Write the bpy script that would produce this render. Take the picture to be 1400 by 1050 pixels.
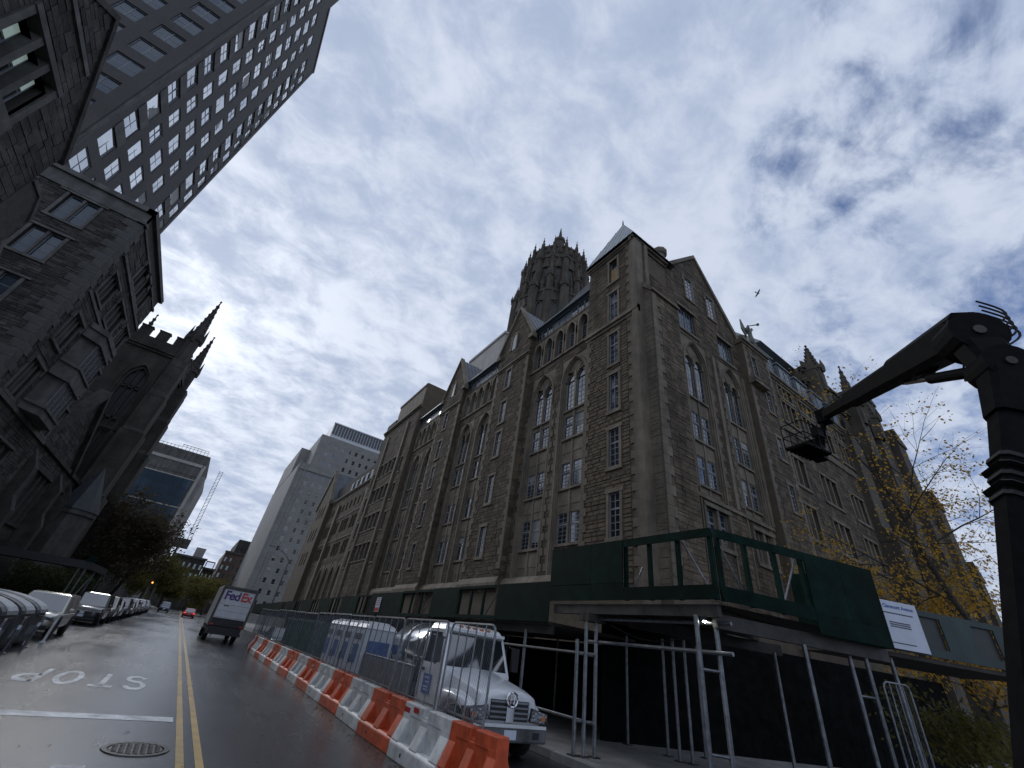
import bpy, bmesh, math, random
from mathutils import Vector, Matrix
for o in list(bpy.data.objects): bpy.data.objects.remove(o)
scn = bpy.context.scene
COL = scn.collection
RND = random.Random(11)
rad = math.radians

# ------------------------------------------------------------------ camera
CAM_F, PITCH, ROLL, YAW, EYE = 565.0, 0.57727, -0.15733, 0.53656, 1.9
cp, sp_ = math.cos(PITCH), math.sin(PITCH)
FWD = Vector((math.sin(YAW)*cp, math.cos(YAW)*cp, sp_))
R0 = Vector((math.cos(YAW), -math.sin(YAW), 0)); D0 = -R0.cross(FWD)
RIGHT = math.cos(ROLL)*R0 + math.sin(ROLL)*D0
DOWN = -math.sin(ROLL)*R0 + math.cos(ROLL)*D0
cam_d = bpy.data.cameras.new('camera'); cam = bpy.data.objects.new('camera', cam_d); COL.objects.link(cam)
cam_d.sensor_fit = 'HORIZONTAL'; cam_d.sensor_width = 36; cam_d.lens = CAM_F/1400*36
cam_d.clip_start = .05; cam_d.clip_end = 6000
m = Matrix.Identity(4)
for i in range(3):
    m[i][0] = RIGHT[i]; m[i][1] = -DOWN[i]; m[i][2] = -FWD[i]
m[0][3], m[1][3], m[2][3] = 0, 0, EYE
cam.matrix_world = m
scn.camera = cam

# ------------------------------------------------------------------ sky, sun, exposure
SUN_AZ, SUN_EL = rad(-14), rad(26)          # azimuth from +Y towards +X
SUN_DIR = Vector((math.sin(SUN_AZ)*math.cos(SUN_EL), math.cos(SUN_AZ)*math.cos(SUN_EL), math.sin(SUN_EL)))
world = bpy.data.worlds.new('World'); scn.world = world; world.use_nodes = True
def build_world():
    nt = world.node_tree; N = nt.nodes; L = nt.links; N.clear()
    def nd(t, **k):
        n = N.new(t)
        for a, b in k.items(): setattr(n, a, b)
        return n
    def mth(op, a, b=None, c=None, clamp=False):
        n = nd('ShaderNodeMath', operation=op, use_clamp=clamp)
        for i, v in enumerate((a, b, c)):
            if v is None: continue
            if isinstance(v, (int, float)): n.inputs[i].default_value = v
            else: L.new(v, n.inputs[i])
        return n.outputs[0]
    out = nd('ShaderNodeOutputWorld'); bg = nd('ShaderNodeBackground'); L.new(bg.outputs[0], out.inputs[0])
    sky = nd('ShaderNodeTexSky', sky_type='NISHITA', sun_disc=False)
    sky.sun_elevation = SUN_EL; sky.sun_rotation = SUN_AZ; sky.air_density = 1.0; sky.dust_density = .6; sky.ozone_density = 2.2
    tc = nd('ShaderNodeTexCoord'); sep = nd('ShaderNodeSeparateXYZ'); L.new(tc.outputs['Generated'], sep.inputs[0])
    zz = mth('ADD', mth('MAXIMUM', sep.outputs[2], 0.0), 0.24)
    cx = mth('DIVIDE', sep.outputs[0], zz); cy = mth('DIVIDE', sep.outputs[1], zz)
    comb = nd('ShaderNodeCombineXYZ'); L.new(cx, comb.inputs[0]); L.new(cy, comb.inputs[1])
    def noise(scale, detail, rough, dist, rot, sc, off=0):
        mp = nd('ShaderNodeMapping'); mp.inputs['Rotation'].default_value = (0, 0, rad(rot)); mp.inputs['Scale'].default_value = (sc[0], sc[1], 1)
        mp.inputs['Location'].default_value = (off, off*.7, off*.3)
        L.new(comb.outputs[0], mp.inputs[0])
        n = nd('ShaderNodeTexNoise'); n.inputs['Scale'].default_value = scale; n.inputs['Detail'].default_value = detail
        n.inputs['Roughness'].default_value = rough; n.inputs['Distortion'].default_value = dist
        L.new(mp.outputs[0], n.inputs[0]); return n.outputs[0]
    def ramp(v, a, b):
        n = nd('ShaderNodeMapRange', interpolation_type='SMOOTHSTEP'); L.new(v, n.inputs[0])
        n.inputs[1].default_value = a; n.inputs[2].default_value = b; return n.outputs[0]
    big = noise(.95, 5, .55, .35, 25, (1, 1.5), 7.4)
    mid = noise(3.0, 7, .6, .45, -38, (1, 1.45), 1.7)
    fine = noise(9.5, 6, .62, .3, 20, (1, 1.2), 5.2)
    dens = mth('ADD', mth('MULTIPLY', big, .56), mth('ADD', mth('MULTIPLY', mid, .29), mth('MULTIPLY', fine, .15)))
    dot = nd('ShaderNodeVectorMath', operation='DOT_PRODUCT'); L.new(tc.outputs['Generated'], dot.inputs[0]); dot.inputs[1].default_value = SUN_DIR
    c = mth('MAXIMUM', dot.outputs['Value'], 0.0)
    glow = mth('POWER', c, 5.0); glow2 = mth('POWER', c, 60.0)
    cover = ramp(mth('ADD', dens, mth('MULTIPLY', c, .11)), .388, .49)             # cloud deck nearly closed, thicker towards the sun
    tex = mth('ADD', mth('MULTIPLY', mid, .46), mth('MULTIPLY', fine, .54))
    body = ramp(tex, .37, .63)
    dark = nd('ShaderNodeRGB'); dark.outputs[0].default_value = (4.3, 5.15, 6.95, 1)
    lite = nd('ShaderNodeRGB'); lite.outputs[0].default_value = (6.6, 7.3, 8.75, 1)
    mx = nd('ShaderNodeMix', data_type='RGBA'); L.new(body, mx.inputs[0]); L.new(dark.outputs[0], mx.inputs[6]); L.new(lite.outputs[0], mx.inputs[7])
    # forward scattering through the thin cloud round the hidden sun
    add = nd('ShaderNodeMix', data_type='RGBA', blend_type='ADD'); add.inputs[0].default_value = 1
    gcol = nd('ShaderNodeMix', data_type='RGBA', blend_type='MULTIPLY'); gcol.inputs[0].default_value = 1
    gv = mth('MULTIPLY', mth('ADD', mth('MULTIPLY', glow, 1.75), mth('MULTIPLY', glow2, 2.6)), mth('ADD', mth('MULTIPLY', body, .75), .35))
    gc = nd('ShaderNodeCombineColor'); L.new(gv, gc.inputs[0]); L.new(mth('MULTIPLY', gv, .985), gc.inputs[1]); L.new(mth('MULTIPLY', gv, .93), gc.inputs[2])
    L.new(mx.outputs[2], add.inputs[6]); L.new(gc.outputs[0], add.inputs[7])
    skm = nd('ShaderNodeMix', data_type='RGBA', blend_type='MULTIPLY'); skm.inputs[0].default_value = 1; L.new(sky.outputs[0], skm.inputs[6]); skm.inputs[7].default_value = (.95, 1.12, 1.5, 1)
    fin = nd('ShaderNodeMix', data_type='RGBA'); L.new(cover, fin.inputs[0]); L.new(skm.outputs[2], fin.inputs[6]); L.new(add.outputs[2], fin.inputs[7])
    L.new(fin.outputs[2], bg.inputs[0]); bg.inputs[1].default_value = .09
build_world()
sd = bpy.data.lights.new('sun', 'SUN'); so = bpy.data.objects.new('sun', sd); COL.objects.link(so)
sd.energy = .7; sd.angle = rad(14); sd.color = (1, .985, .965)
so.rotation_euler = (-SUN_DIR).to_track_quat('-Z', 'Y').to_euler(); so.location = (0, 0, 90)
vs = scn.view_settings; vs.view_transform = 'Standard'; vs.look = 'None'; vs.exposure = 0.08; vs.gamma = 1; vs.use_curve_mapping = False
scn.cycles.max_bounces = 6; scn.cycles.diffuse_bounces = 3; scn.cycles.glossy_bounces = 3

# ------------------------------------------------------------------ helpers
WM = {}          # world matrices, kept by hand
def world_of(o): return WM.get(o.name, Matrix.Identity(4))
def link(o, parent=None, M=None):
    COL.objects.link(o); M = M or Matrix.Identity(4); WM[o.name] = M
    if parent is not None:
        o.parent = parent; o.matrix_parent_inverse = world_of(parent).inverted()
    o.matrix_basis = M
    return o
def tag(o, label=None, cat=None, group=None, kind=None):
    for k, v in (('label', label), ('category', cat), ('group', group), ('kind', kind)):
        if v: o[k] = v
    return o
def thing(name, label, cat, loc=(0, 0, 0), rz=0, group=None):
    o = bpy.data.objects.new(name, None); o.empty_display_size = .3
    link(o, None, Matrix.Translation(loc) @ Matrix.Rotation(rz, 4, 'Z')); return tag(o, label, cat, group)
def children(o): return [c for c in COL.objects if c.parent is o]
def copy_tree(o, M, label=None, group=None):
    base = world_of(o); kids = {}
    for c in COL.objects:
        if c.parent: kids.setdefault(c.parent.name, []).append(c)
    r = o.copy(); COL.objects.link(r); WM[r.name] = M; r.matrix_basis = M
    if label: r['label'] = label
    if group: r['group'] = group
    def rec(src, dst):
        for ch in kids.get(src.name, []):
            c = ch.copy(); COL.objects.link(c); c.parent = dst
            cm = M @ base.inverted() @ world_of(ch); WM[c.name] = cm
            c.matrix_parent_inverse = world_of(dst).inverted(); c.matrix_basis = cm
            rec(ch, c)
    rec(o, r); return r
def at(loc, rz=0): return Matrix.Translation(loc) @ Matrix.Rotation(rz, 4, 'Z')

class Frame:      # a wall: u along it, n out of it, z up
    def __init__(s, o, u, n):
        s.o, s.u, s.n = Vector(o), Vector(u), Vector(n); s.flip = s.u.cross(s.n).z < 0
    def p(s, u, n, z): q = s.o + s.u*u + s.n*n; return (q.x, q.y, q.z + z)
    def M(s, u, n, z):
        ur = -s.u if s.flip else s.u; q = s.p(u, n, z)
        return Matrix(((ur.x, s.n.x, 0, q[0]), (ur.y, s.n.y, 0, q[1]), (0, 0, 1, q[2]), (0, 0, 0, 1)))
ID = Frame((0, 0, 0), (1, 0, 0), (0, 1, 0))

class MB:
    def __init__(s, fr=ID): s.v, s.f, s.t, s.fr = [], [], [], fr
    def add(s, pts, faces, tint=0.0):
        b = len(s.v); s.v += [s.fr.p(*p) for p in pts]
        for f in faces:
            s.f.append([b+i for i in (reversed(f) if s.fr.flip else f)]); s.t.append(tint)
        return s
    def quad(s, a, b, c, d, tint=0.0): return s.add((a, b, c, d), ((0, 1, 2, 3),), tint)
    def box(s, u0, u1, n0, n1, z0, z1, tint=0.0, back=True):
        p = [(u, n, z) for z in (z0, z1) for n in (n0, n1) for u in (u0, u1)]
        f = [(0, 2, 3, 1), (4, 5, 7, 6), (0, 4, 6, 2), (1, 3, 7, 5), (2, 6, 7, 3)]
        if back: f.append((0, 1, 5, 4))
        return s.add(p, f, tint)
    def prism(s, pts, n0, n1, tint=0.0):          # polygon in (u,z), extruded along n
        k = len(pts); v = [(u, n0, z) for u, z in pts] + [(u, n1, z) for u, z in pts]
        f = [tuple(range(k))[::-1], tuple(range(k, 2*k))] + [(i, (i+1) % k, k+(i+1) % k, k+i) for i in range(k)]
        return s.add(v, f, tint)
    def prism_u(s, pts, u0, u1, tint=0.0):        # polygon in (n,z), extruded along u
        k = len(pts); v = [(u0, n, z) for n, z in pts] + [(u1, n, z) for n, z in pts]
        f = [tuple(range(k)), tuple(range(k, 2*k))[::-1]] + [(i, k+i, k+(i+1) % k, (i+1) % k) for i in range(k)]
        return s.add(v, f, tint)
    def tube(s, a, b, r, r2=None, n=8, cap=True, tint=0.0):
        a, b = Vector(a), Vector(b); r2 = r if r2 is None else r2; d = (b-a)
        if d.length < 1e-6: return s
        d.normalize(); x = d.orthogonal().normalized(); y = d.cross(x)
        v = []
        for c, q in ((a, r), (b, r2)):
            for i in range(n):
                an = 2*math.pi*i/n; w = c + x*(q*math.cos(an)) + y*(q*math.sin(an)); v.append(tuple(w))
        f = [(i, (i+1) % n, n+(i+1) % n, n+i) for i in range(n)]
        if cap: f += [tuple(range(n))[::-1], tuple(range(n, 2*n))]
        return s.add(v, f, tint)
    def path(s, pts, r, n=6, tint=0.0):
        for a, b in zip(pts, pts[1:]): s.tube(a, b, r, n=n, tint=tint)
        return s
    def lathe(s, c, prof, n=16, axis='z', arc=(0, 2*math.pi), tint=0.0):   # prof: (radius, height)
        v = []; full = abs(arc[1]-arc[0]-2*math.pi) < 1e-6; m = n if full else n+1
        for r, h in prof:
            for i in range(m):
                a = arc[0] + (arc[1]-arc[0])*i/n; x, y = r*math.cos(a), r*math.sin(a)
                p = {'z': (x, y, h), 'x': (h, x, y), 'y': (x, h, y)}[axis]; v.append((c[0]+p[0], c[1]+p[1], c[2]+p[2]))
        f = []
        for j in range(len(prof)-1):
            for i in range(n):
                i2 = (i+1) % m
                f.append((j*m+i, j*m+i2, (j+1)*m+i2, (j+1)*m+i))
        return s.add(v, f, tint)
    def loft(s, secs, closed=True, caps=True, tint=0.0):
        k = len(secs[0]); v = [p for q in secs for p in q]; f = []
        for j in range(len(secs)-1):
            for i in range(k if closed else k-1):
                f.append((j*k+i, j*k+(i+1) % k, (j+1)*k+(i+1) % k, (j+1)*k+i))
        if caps: f += [tuple(range(k))[::-1], tuple(range((len(secs)-1)*k, len(secs)*k))]
        return s.add(v, f, tint)
    def mesh(s, name, mat, smooth=False):
        me = bpy.data.meshes.new(name); me.from_pydata(s.v, [], s.f)
        at_ = me.attributes.new('tint', 'FLOAT', 'FACE'); at_.data.foreach_set('value', s.t)
        if smooth: me.polygons.foreach_set('use_smooth', [True]*len(s.f))
        me.materials.append(MAT[mat] if isinstance(mat, str) else mat); me.update(); return me
    def build(s, name, mat, parent=None, smooth=False, bevel=0, kind=None, M=None, recalc=False):
        me = s.mesh(name, mat, smooth)
        if recalc:
            bm = bmesh.new(); bm.from_mesh(me); bmesh.ops.remove_doubles(bm, verts=bm.verts, dist=1e-5); bmesh.ops.recalc_face_normals(bm, faces=bm.faces); bm.to_mesh(me); bm.free()
        o = bpy.data.objects.new(name, me); link(o, parent, M)
        if bevel:
            b = o.modifiers.new('bevel', 'BEVEL'); b.width = bevel; b.segments = 2; b.limit_method = 'ANGLE'; b.angle_limit = rad(35)
            if smooth: o.modifiers.new('wn', 'WEIGHTED_NORMAL')
        if kind: o['kind'] = kind
        return o
def inst(name, me, parent, M): return link(bpy.data.objects.new(name, me), parent, M)

# ------------------------------------------------------------------ materials
MAT = {}
def pbr(name, col, rough=.7, metal=0, var=.12, vscale=3, bump=0, bscale=30, tint=0, objvar=0, spec=.5, emit=None, coat=0, col2=None, stain=0, detail=5):
    m_ = bpy.data.materials.new(name); m_.use_nodes = True; nt = m_.node_tree; N = nt.nodes; L = nt.links; b = N['Principled BSDF']
    b.inputs['Roughness'].default_value = rough; b.inputs['Metallic'].default_value = metal; b.inputs['Specular IOR Level'].default_value = spec
    if coat: b.inputs['Coat Weight'].default_value = coat; b.inputs['Coat Roughness'].default_value = .06
    tc = N.new('ShaderNodeTexCoord')
    n = N.new('ShaderNodeTexNoise'); n.inputs['Scale'].default_value = vscale; n.inputs['Detail'].default_value = detail; n.inputs['Roughness'].default_value = .65; L.new(tc.outputs['Object'], n.inputs[0])
    mx = N.new('ShaderNodeMix'); mx.data_type = 'RGBA'
    c2 = col2 or tuple(c*(1-var*2) for c in col)
    mx.inputs[6].default_value = (*c2, 1); mx.inputs[7].default_value = (*tuple(min(1, c*(1+var)) for c in col), 1)
    mr = N.new('ShaderNodeMapRange'); mr.inputs[1].default_value = .3; mr.inputs[2].default_value = .7; L.new(n.outputs[0], mr.inputs[0]); L.new(mr.outputs[0], mx.inputs[0])
    last = mx.outputs[2]
    def scale_by(val):
        nonlocal last
        k = N.new('ShaderNodeMix'); k.data_type = 'RGBA'; k.blend_type = 'MULTIPLY'; k.inputs[0].default_value = 1
        c = N.new('ShaderNodeCombineColor')
        for i in range(3): L.new(val, c.inputs[i])
        L.new(last, k.inputs[6]); L.new(c.outputs[0], k.inputs[7]); last = k.outputs[2]
    if tint:
        a = N.new('ShaderNodeAttribute'); a.attribute_name = 'tint'; q = N.new('ShaderNodeMath'); q.operation = 'MULTIPLY_ADD'; q.inputs[1].default_value = tint; q.inputs[2].default_value = 1; L.new(a.outputs['Fac'], q.inputs[0]); scale_by(q.outputs[0])
    if objvar:
        a = N.new('ShaderNodeObjectInfo'); q = N.new('ShaderNodeMath'); q.operation = 'MULTIPLY_ADD'; q.inputs[1].default_value = 2*objvar; q.inputs[2].default_value = 1-objvar; L.new(a.outputs['Random'], q.inputs[0]); scale_by(q.outputs[0])
    if stain:      # rain streaks and soot with a shape of their own
        mp = N.new('ShaderNodeMapping'); mp.inputs['Scale'].default_value = (1.1, 1.1, .16); L.new(tc.outputs['Object'], mp.inputs[0])
        n2 = N.new('ShaderNodeTexNoise'); n2.inputs['Scale'].default_value = 1.3; n2.inputs['Detail'].default_value = 6; L.new(mp.outputs[0], n2.inputs[0])
        q = N.new('ShaderNodeMapRange'); q.inputs[1].default_value = .38; q.inputs[2].default_value = .66; q.inputs[3].default_value = 1-stain; q.inputs[4].default_value = 1; L.new(n2.outputs[0], q.inputs[0]); scale_by(q.outputs[0])
    L.new(last, b.inputs['Base Color'])
    if bump:
        n3 = N.new('ShaderNodeTexNoise'); n3.inputs['Scale'].default_value = bscale; n3.inputs['Detail'].default_value = 4; L.new(tc.outputs['Object'], n3.inputs[0])
        bp = N.new('ShaderNodeBump'); bp.inputs['Strength'].default_value = bump; bp.inputs['Distance'].default_value = .05; L.new(n3.outputs[0], bp.inputs['Height']); L.new(bp.outputs[0], b.inputs['Normal'])
    if emit: b.inputs['Emission Color'].default_value = (*emit[0], 1); b.inputs['Emission Strength'].default_value = emit[1]
    MAT[name] = m_; return m_
def brick(name, c1, c2, mortar, s=(.2, .065), rough=.85, axis='x'):
    m_ = pbr(name, c1, rough); nt = m_.node_tree; N = nt.nodes; L = nt.links; b = N['Principled BSDF']
    tc = N.new('ShaderNodeTexCoord'); sx = N.new('ShaderNodeSeparateXYZ'); L.new(tc.outputs['Object'], sx.inputs[0])
    sm = N.new('ShaderNodeMath'); sm.operation = 'ADD'; L.new(sx.outputs[0], sm.inputs[0]); L.new(sx.outputs[1], sm.inputs[1])
    cb = N.new('ShaderNodeCombineXYZ'); L.new(sm.outputs[0], cb.inputs[0]); L.new(sx.outputs[2], cb.inputs[1])
    bt = N.new('ShaderNodeTexBrick'); bt.inputs['Color1'].default_value = (*c1, 1); bt.inputs['Color2'].default_value = (*c2, 1); bt.inputs['Mortar'].default_value = (*mortar, 1)
    bt.inputs['Scale'].default_value = 1; bt.inputs['Brick Width'].default_value = s[0]; bt.inputs['Row Height'].default_value = s[1]; bt.inputs['Mortar Size'].default_value = s[1]*.09
    L.new(cb.outputs[0], bt.inputs[0])
    n = N.new('ShaderNodeTexNoise'); n.inputs['Scale'].default_value = .35; n.inputs['Detail'].default_value = 5; L.new(tc.outputs['Object'], n.inputs[0])
    mr = N.new('ShaderNodeMapRange'); mr.inputs[3].default_value = .72; mr.inputs[4].default_value = 1.2; L.new(n.outputs[0], mr.inputs[0])
    k = N.new('ShaderNodeMix'); k.data_type = 'RGBA'; k.blend_type = 'MULTIPLY'; k.inputs[0].default_value = 1; c = N.new('ShaderNodeCombineColor')
    for i in range(3): L.new(mr.outputs[0], c.inputs[i])
    L.new(bt.outputs[0], k.inputs[6]); L.new(c.outputs[0], k.inputs[7]); L.new(k.outputs[2], b.inputs['Base Color']); return m_
pbr('stone', (.142, .106, .07), .92, var=.24, vscale=.9, bump=.7, bscale=9, tint=.3, objvar=.22, stain=.45)
pbr('mortar', (.122, .097, .068), .95, var=.15, vscale=2, bump=.4, bscale=14)
pbr('limestone', (.225, .187, .138), .85, var=.16, vscale=1.4, bump=.25, bscale=12, objvar=.08, stain=.38)
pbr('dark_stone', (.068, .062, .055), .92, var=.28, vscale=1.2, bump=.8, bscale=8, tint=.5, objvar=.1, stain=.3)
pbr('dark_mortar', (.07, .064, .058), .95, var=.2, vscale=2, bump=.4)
pbr('grey_trim', (.13, .124, .115), .85, var=.2, vscale=1.5, bump=.2, objvar=.12, stain=.35)
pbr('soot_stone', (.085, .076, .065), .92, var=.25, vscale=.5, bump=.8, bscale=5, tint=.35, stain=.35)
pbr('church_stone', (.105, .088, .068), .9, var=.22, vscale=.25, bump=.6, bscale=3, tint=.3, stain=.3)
pbr('slate_dark', (.035, .04, .047), .6, var=.2, vscale=2)
pbr('roof_metal', (.1, .11, .125), .45, metal=.3, var=.15, vscale=1, stain=.2)
pbr('light_roof', (.33, .36, .38), .5, metal=.2, var=.12, vscale=.7, stain=.2)
pbr('attic_metal', (.13, .16, .18), .5, metal=.3, var=.15)
pbr('frame_grey', (.21, .225, .245), .55, var=.1, objvar=.15)
pbr('frame_white', (.55, .56, .55), .5, var=.08)
pbr('glass', (.02, .023, .028), .05, var=.1, vscale=.6, spec=.5, objvar=.45, bump=.012, bscale=2.2)
pbr('glass_mirror', (.62, .64, .66), .06, var=.06, metal=.85, objvar=.2, bump=.012, bscale=1.5)
pbr('glass_blue', (.03, .05, .075), .05, var=.1, spec=1.0, metal=.25, bump=.01, bscale=.6)
pbr('curtain_glass', (.075, .12, .17), .1, var=.15, vscale=.15, spec=1.0, metal=.6)
pbr('board', (.42, .27, .13), .7, var=.2, vscale=4)
pbr('room_glow', (.5, .6, .55), .4, var=.15, emit=((.72, .95, .85), .16))
brick('brick_dark', (.08, .074, .07), (.056, .053, .05), (.09, .086, .08))
brick('white_brick', (.31, .298, .28), (.265, .256, .242), (.19, .187, .18), s=(.9, .45))
brick('brown_brick', (.16, .1, .075), (.12, .075, .06), (.14, .12, .1))
pbr('concrete_pale', (.42, .4, .37), .9, var=.1, vscale=.4, stain=.15)
pbr('ribbed_white', (.62, .64, .66), .6, var=.06)
pbr('asphalt', (.033, .0355, .039), .4, var=.2, vscale=.8)
pbr('concrete', (.2, .195, .185), .75, var=.22, vscale=1.1, bump=.15, bscale=40, objvar=.12, stain=0)
pbr('kerb_stone', (.24, .235, .225), .7, var=.2, vscale=2, bump=.2)
pbr('road_white', (.7, .71, .7), .5, var=.3, vscale=2.2, col2=(.24, .24, .24))
pbr('road_yellow', (.5, .31, .075), .5, var=.3, vscale=1.6, col2=(.3, .2, .08))
pbr('iron', (.07, .065, .06), .45, metal=.8, var=.3, vscale=6)
pbr('galv', (.22, .23, .245), .42, metal=.85, var=.22, vscale=7, objvar=.15)
pbr('shed_green', (.0035, .02, .0145), .7, spec=.08, var=.3, vscale=2.5, objvar=.3, bump=.15, bscale=25, stain=.25)
pbr('shed_grey', (.03, .052, .05), .6, var=.2, vscale=1.5, objvar=.12, stain=.25)
pbr('steel_beam', (.06, .055, .05), .6, metal=.4, var=.3, vscale=2)
pbr('plank', (.055, .047, .038), .85, var=.25, vscale=3, objvar=.2)
pbr('plastic_orange', (.66, .1, .032), .48, var=.2, vscale=5, objvar=.16, stain=.25, detail=9)
pbr('plastic_white', (.68, .68, .66), .48, var=.18, vscale=5, objvar=.12, stain=.28, detail=9)
pbr('blind', (.3, .295, .28), .7, var=.06, objvar=.3)
pbr('white_paint', (.72, .73, .74), .28, var=.05, vscale=2, coat=.6)
pbr('van_white', (.66, .67, .69), .4, var=.07, vscale=1.5, stain=.12)
pbr('black_paint', (.012, .012, .014), .22, var=.1, coat=.8)
pbr('silver_paint', (.48, .46, .4), .25, metal=.6, var=.05, coat=.7)
pbr('grey_paint', (.12, .125, .13), .25, metal=.4, var=.05, coat=.7)
pbr('red_paint', (.42, .03, .035), .25, var=.05, coat=.7)
pbr('blue_paint', (.05, .08, .16), .25, metal=.3, var=.05, coat=.7)
pbr('car_glass', (.015, .018, .02), .06, var=.1, spec=1.0)
pbr('rubber', (.018, .018, .018), .8, var=.2, vscale=8)
pbr('rim', (.4, .41, .42), .3, metal=.9, var=.1)
pbr('chrome', (.75, .76, .78), .12, metal=1, var=.04)
pbr('tank_steel', (.68, .7, .72), .13, metal=1, var=.06, vscale=3)
pbr('black_plastic', (.02, .02, .021), .5, var=.2)
pbr('lamp_glass', (.3, .31, .33), .12, metal=.7, var=.5, vscale=14, spec=1.0, bump=.3, bscale=18)
pbr('amber', (.55, .16, .03), .3, var=.1)
pbr('red_lens', (.4, .02, .02), .25, var=.1)
pbr('bed_grey', (.16, .16, .165), .6, metal=.4, var=.25, vscale=2)
pbr('toilet_white', (.6, .63, .68), .45, var=.08, vscale=2, objvar=.06)
pbr('toilet_blue', (.05, .12, .33), .45, var=.12)
pbr('dumpster_green', (.012, .11, .065), .5, var=.25, vscale=1.6, stain=.35)
pbr('bin_dark', (.06, .062, .066), .45, var=.15)
pbr('bin_lid', (.4, .42, .44), .35, var=.1, metal=.3)
pbr('boom_black', (.0045, .0045, .005), .6, spec=.06, var=.4, vscale=4)
pbr('sign_white', (.62, .66, .75), .5, var=.05)
pbr('sign_blue', (.05, .11, .36), .5, var=.05)
pbr('sign_red', (.5, .04, .04), .5, var=.05)
pbr('ink_purple', (.09, .03, .2), .5, var=.04)
pbr('ink_red', (.6, .06, .06), .5, var=.04)
pbr('ink_dark', (.06, .07, .1), .6, var=.04)
pbr('bark', (.055, .046, .038), .95, var=.3, vscale=8, bump=.6)
def leaf(name, c, c2):
    m_ = pbr(name, c, .7, var=.3, vscale=1.2, col2=c2, tint=.45); b = m_.node_tree.nodes['Principled BSDF']
    b.inputs['Subsurface Weight'].default_value = 0; b.inputs['Transmission Weight'].default_value = 0
    nt = m_.node_tree; tr = nt.nodes.new('ShaderNodeBsdfTranslucent'); ms = nt.nodes.new('ShaderNodeMixShader'); ms.inputs[0].default_value = .5
    src = b.inputs['Base Color'].links[0].from_socket; nt.links.new(src, tr.inputs[0])
    nt.links.new(b.outputs[0], ms.inputs[1]); nt.links.new(tr.outputs[0], ms.inputs[2]); nt.links.new(ms.outputs[0], nt.nodes['Material Output'].inputs[0])
leaf('leaf_gold', (.56, .35, .04), (.42, .22, .03)); leaf('leaf_rust', (.06, .045, .025), (.04, .034, .02))
leaf('leaf_olive', (.14, .12, .03), (.09, .085, .02)); leaf('leaf_green', (.05, .065, .02), (.035, .04, .015)); leaf('leaf_litter', (.2, .1, .03), (.1, .06, .03))
pbr('shade_black', (.008, .009, .009), .95, spec=.05, var=.3)  # near-black colour that paints the shade under the pavement shed
pbr('bird_dark', (.05, .04, .035), .8)
pbr('statue', (.13, .14, .12), .6, metal=.3, var=.2)
pbr('led', (.9, .95, 1), .3, emit=((.95, 1, .97), 30))
pbr('signal_orange', (.8, .2, .03), .3, emit=((1, .35, .06), 4))
pbr('tail_red', (.6, .02, .02), .3, emit=((1, .05, .04), 1.2))
def wet_asphalt():
    m_ = MAT['asphalt']; nt = m_.node_tree; N = nt.nodes; L = nt.links; b = N['Principled BSDF']
    tc = N.new('ShaderNodeTexCoord')
    def ns(scale, det, mapping=None):
        n = N.new('ShaderNodeTexNoise'); n.inputs['Scale'].default_value = scale; n.inputs['Detail'].default_value = det; n.inputs['Roughness'].default_value = .6
        if mapping:
            mp = N.new('ShaderNodeMapping'); mp.inputs['Scale'].default_value = mapping; L.new(tc.outputs['Object'], mp.inputs[0]); L.new(mp.outputs[0], n.inputs[0])
        else: L.new(tc.outputs['Object'], n.inputs[0])
        return n.outputs[0]
    def mr(v, a, b_, c, d):
        n = N.new('ShaderNodeMapRange'); n.interpolation_type = 'SMOOTHSTEP'; L.new(v, n.inputs[0])
        for i, q in zip((1, 2, 3, 4), (a, b_, c, d)): n.inputs[i].default_value = q
        return n.outputs[0]
    wet = ns(.35, 4, (1, .3, 1)); tracks = ns(1.6, 4, (1, .05, 1))
    ad = N.new('ShaderNodeMath'); ad.operation = 'MULTIPLY_ADD'; L.new(tracks, ad.inputs[0]); ad.inputs[1].default_value = .45; L.new(wet, ad.inputs[2])
    L.new(mr(ad.outputs[0], .4, 1.05, .33, .15), b.inputs['Roughness'])
    L.new(mr(ad.outputs[0], .4, 1.05, .6, .95), b.inputs['Specular IOR Level'])
    g = ns(95, 3); bp = N.new('ShaderNodeBump'); bp.inputs['Strength'].default_value = .28; bp.inputs['Distance'].default_value = .012; L.new(g, bp.inputs['Height'])
    g2 = ns(2.2, 5); bp2 = N.new('ShaderNodeBump'); bp2.inputs['Strength'].default_value = .045; bp2.inputs['Distance'].default_value = .02; L.new(g2, bp2.inputs['Height']); L.new(bp.outputs[0], bp2.inputs['Normal']); L.new(bp2.outputs[0], b.inputs['Normal'])
wet_asphalt()
MAT['glass'].node_tree.nodes['Principled BSDF'].inputs['IOR'].default_value = 2.3
MAT['car_glass'].node_tree.nodes['Principled BSDF'].inputs['IOR'].default_value = 2.0

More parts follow.
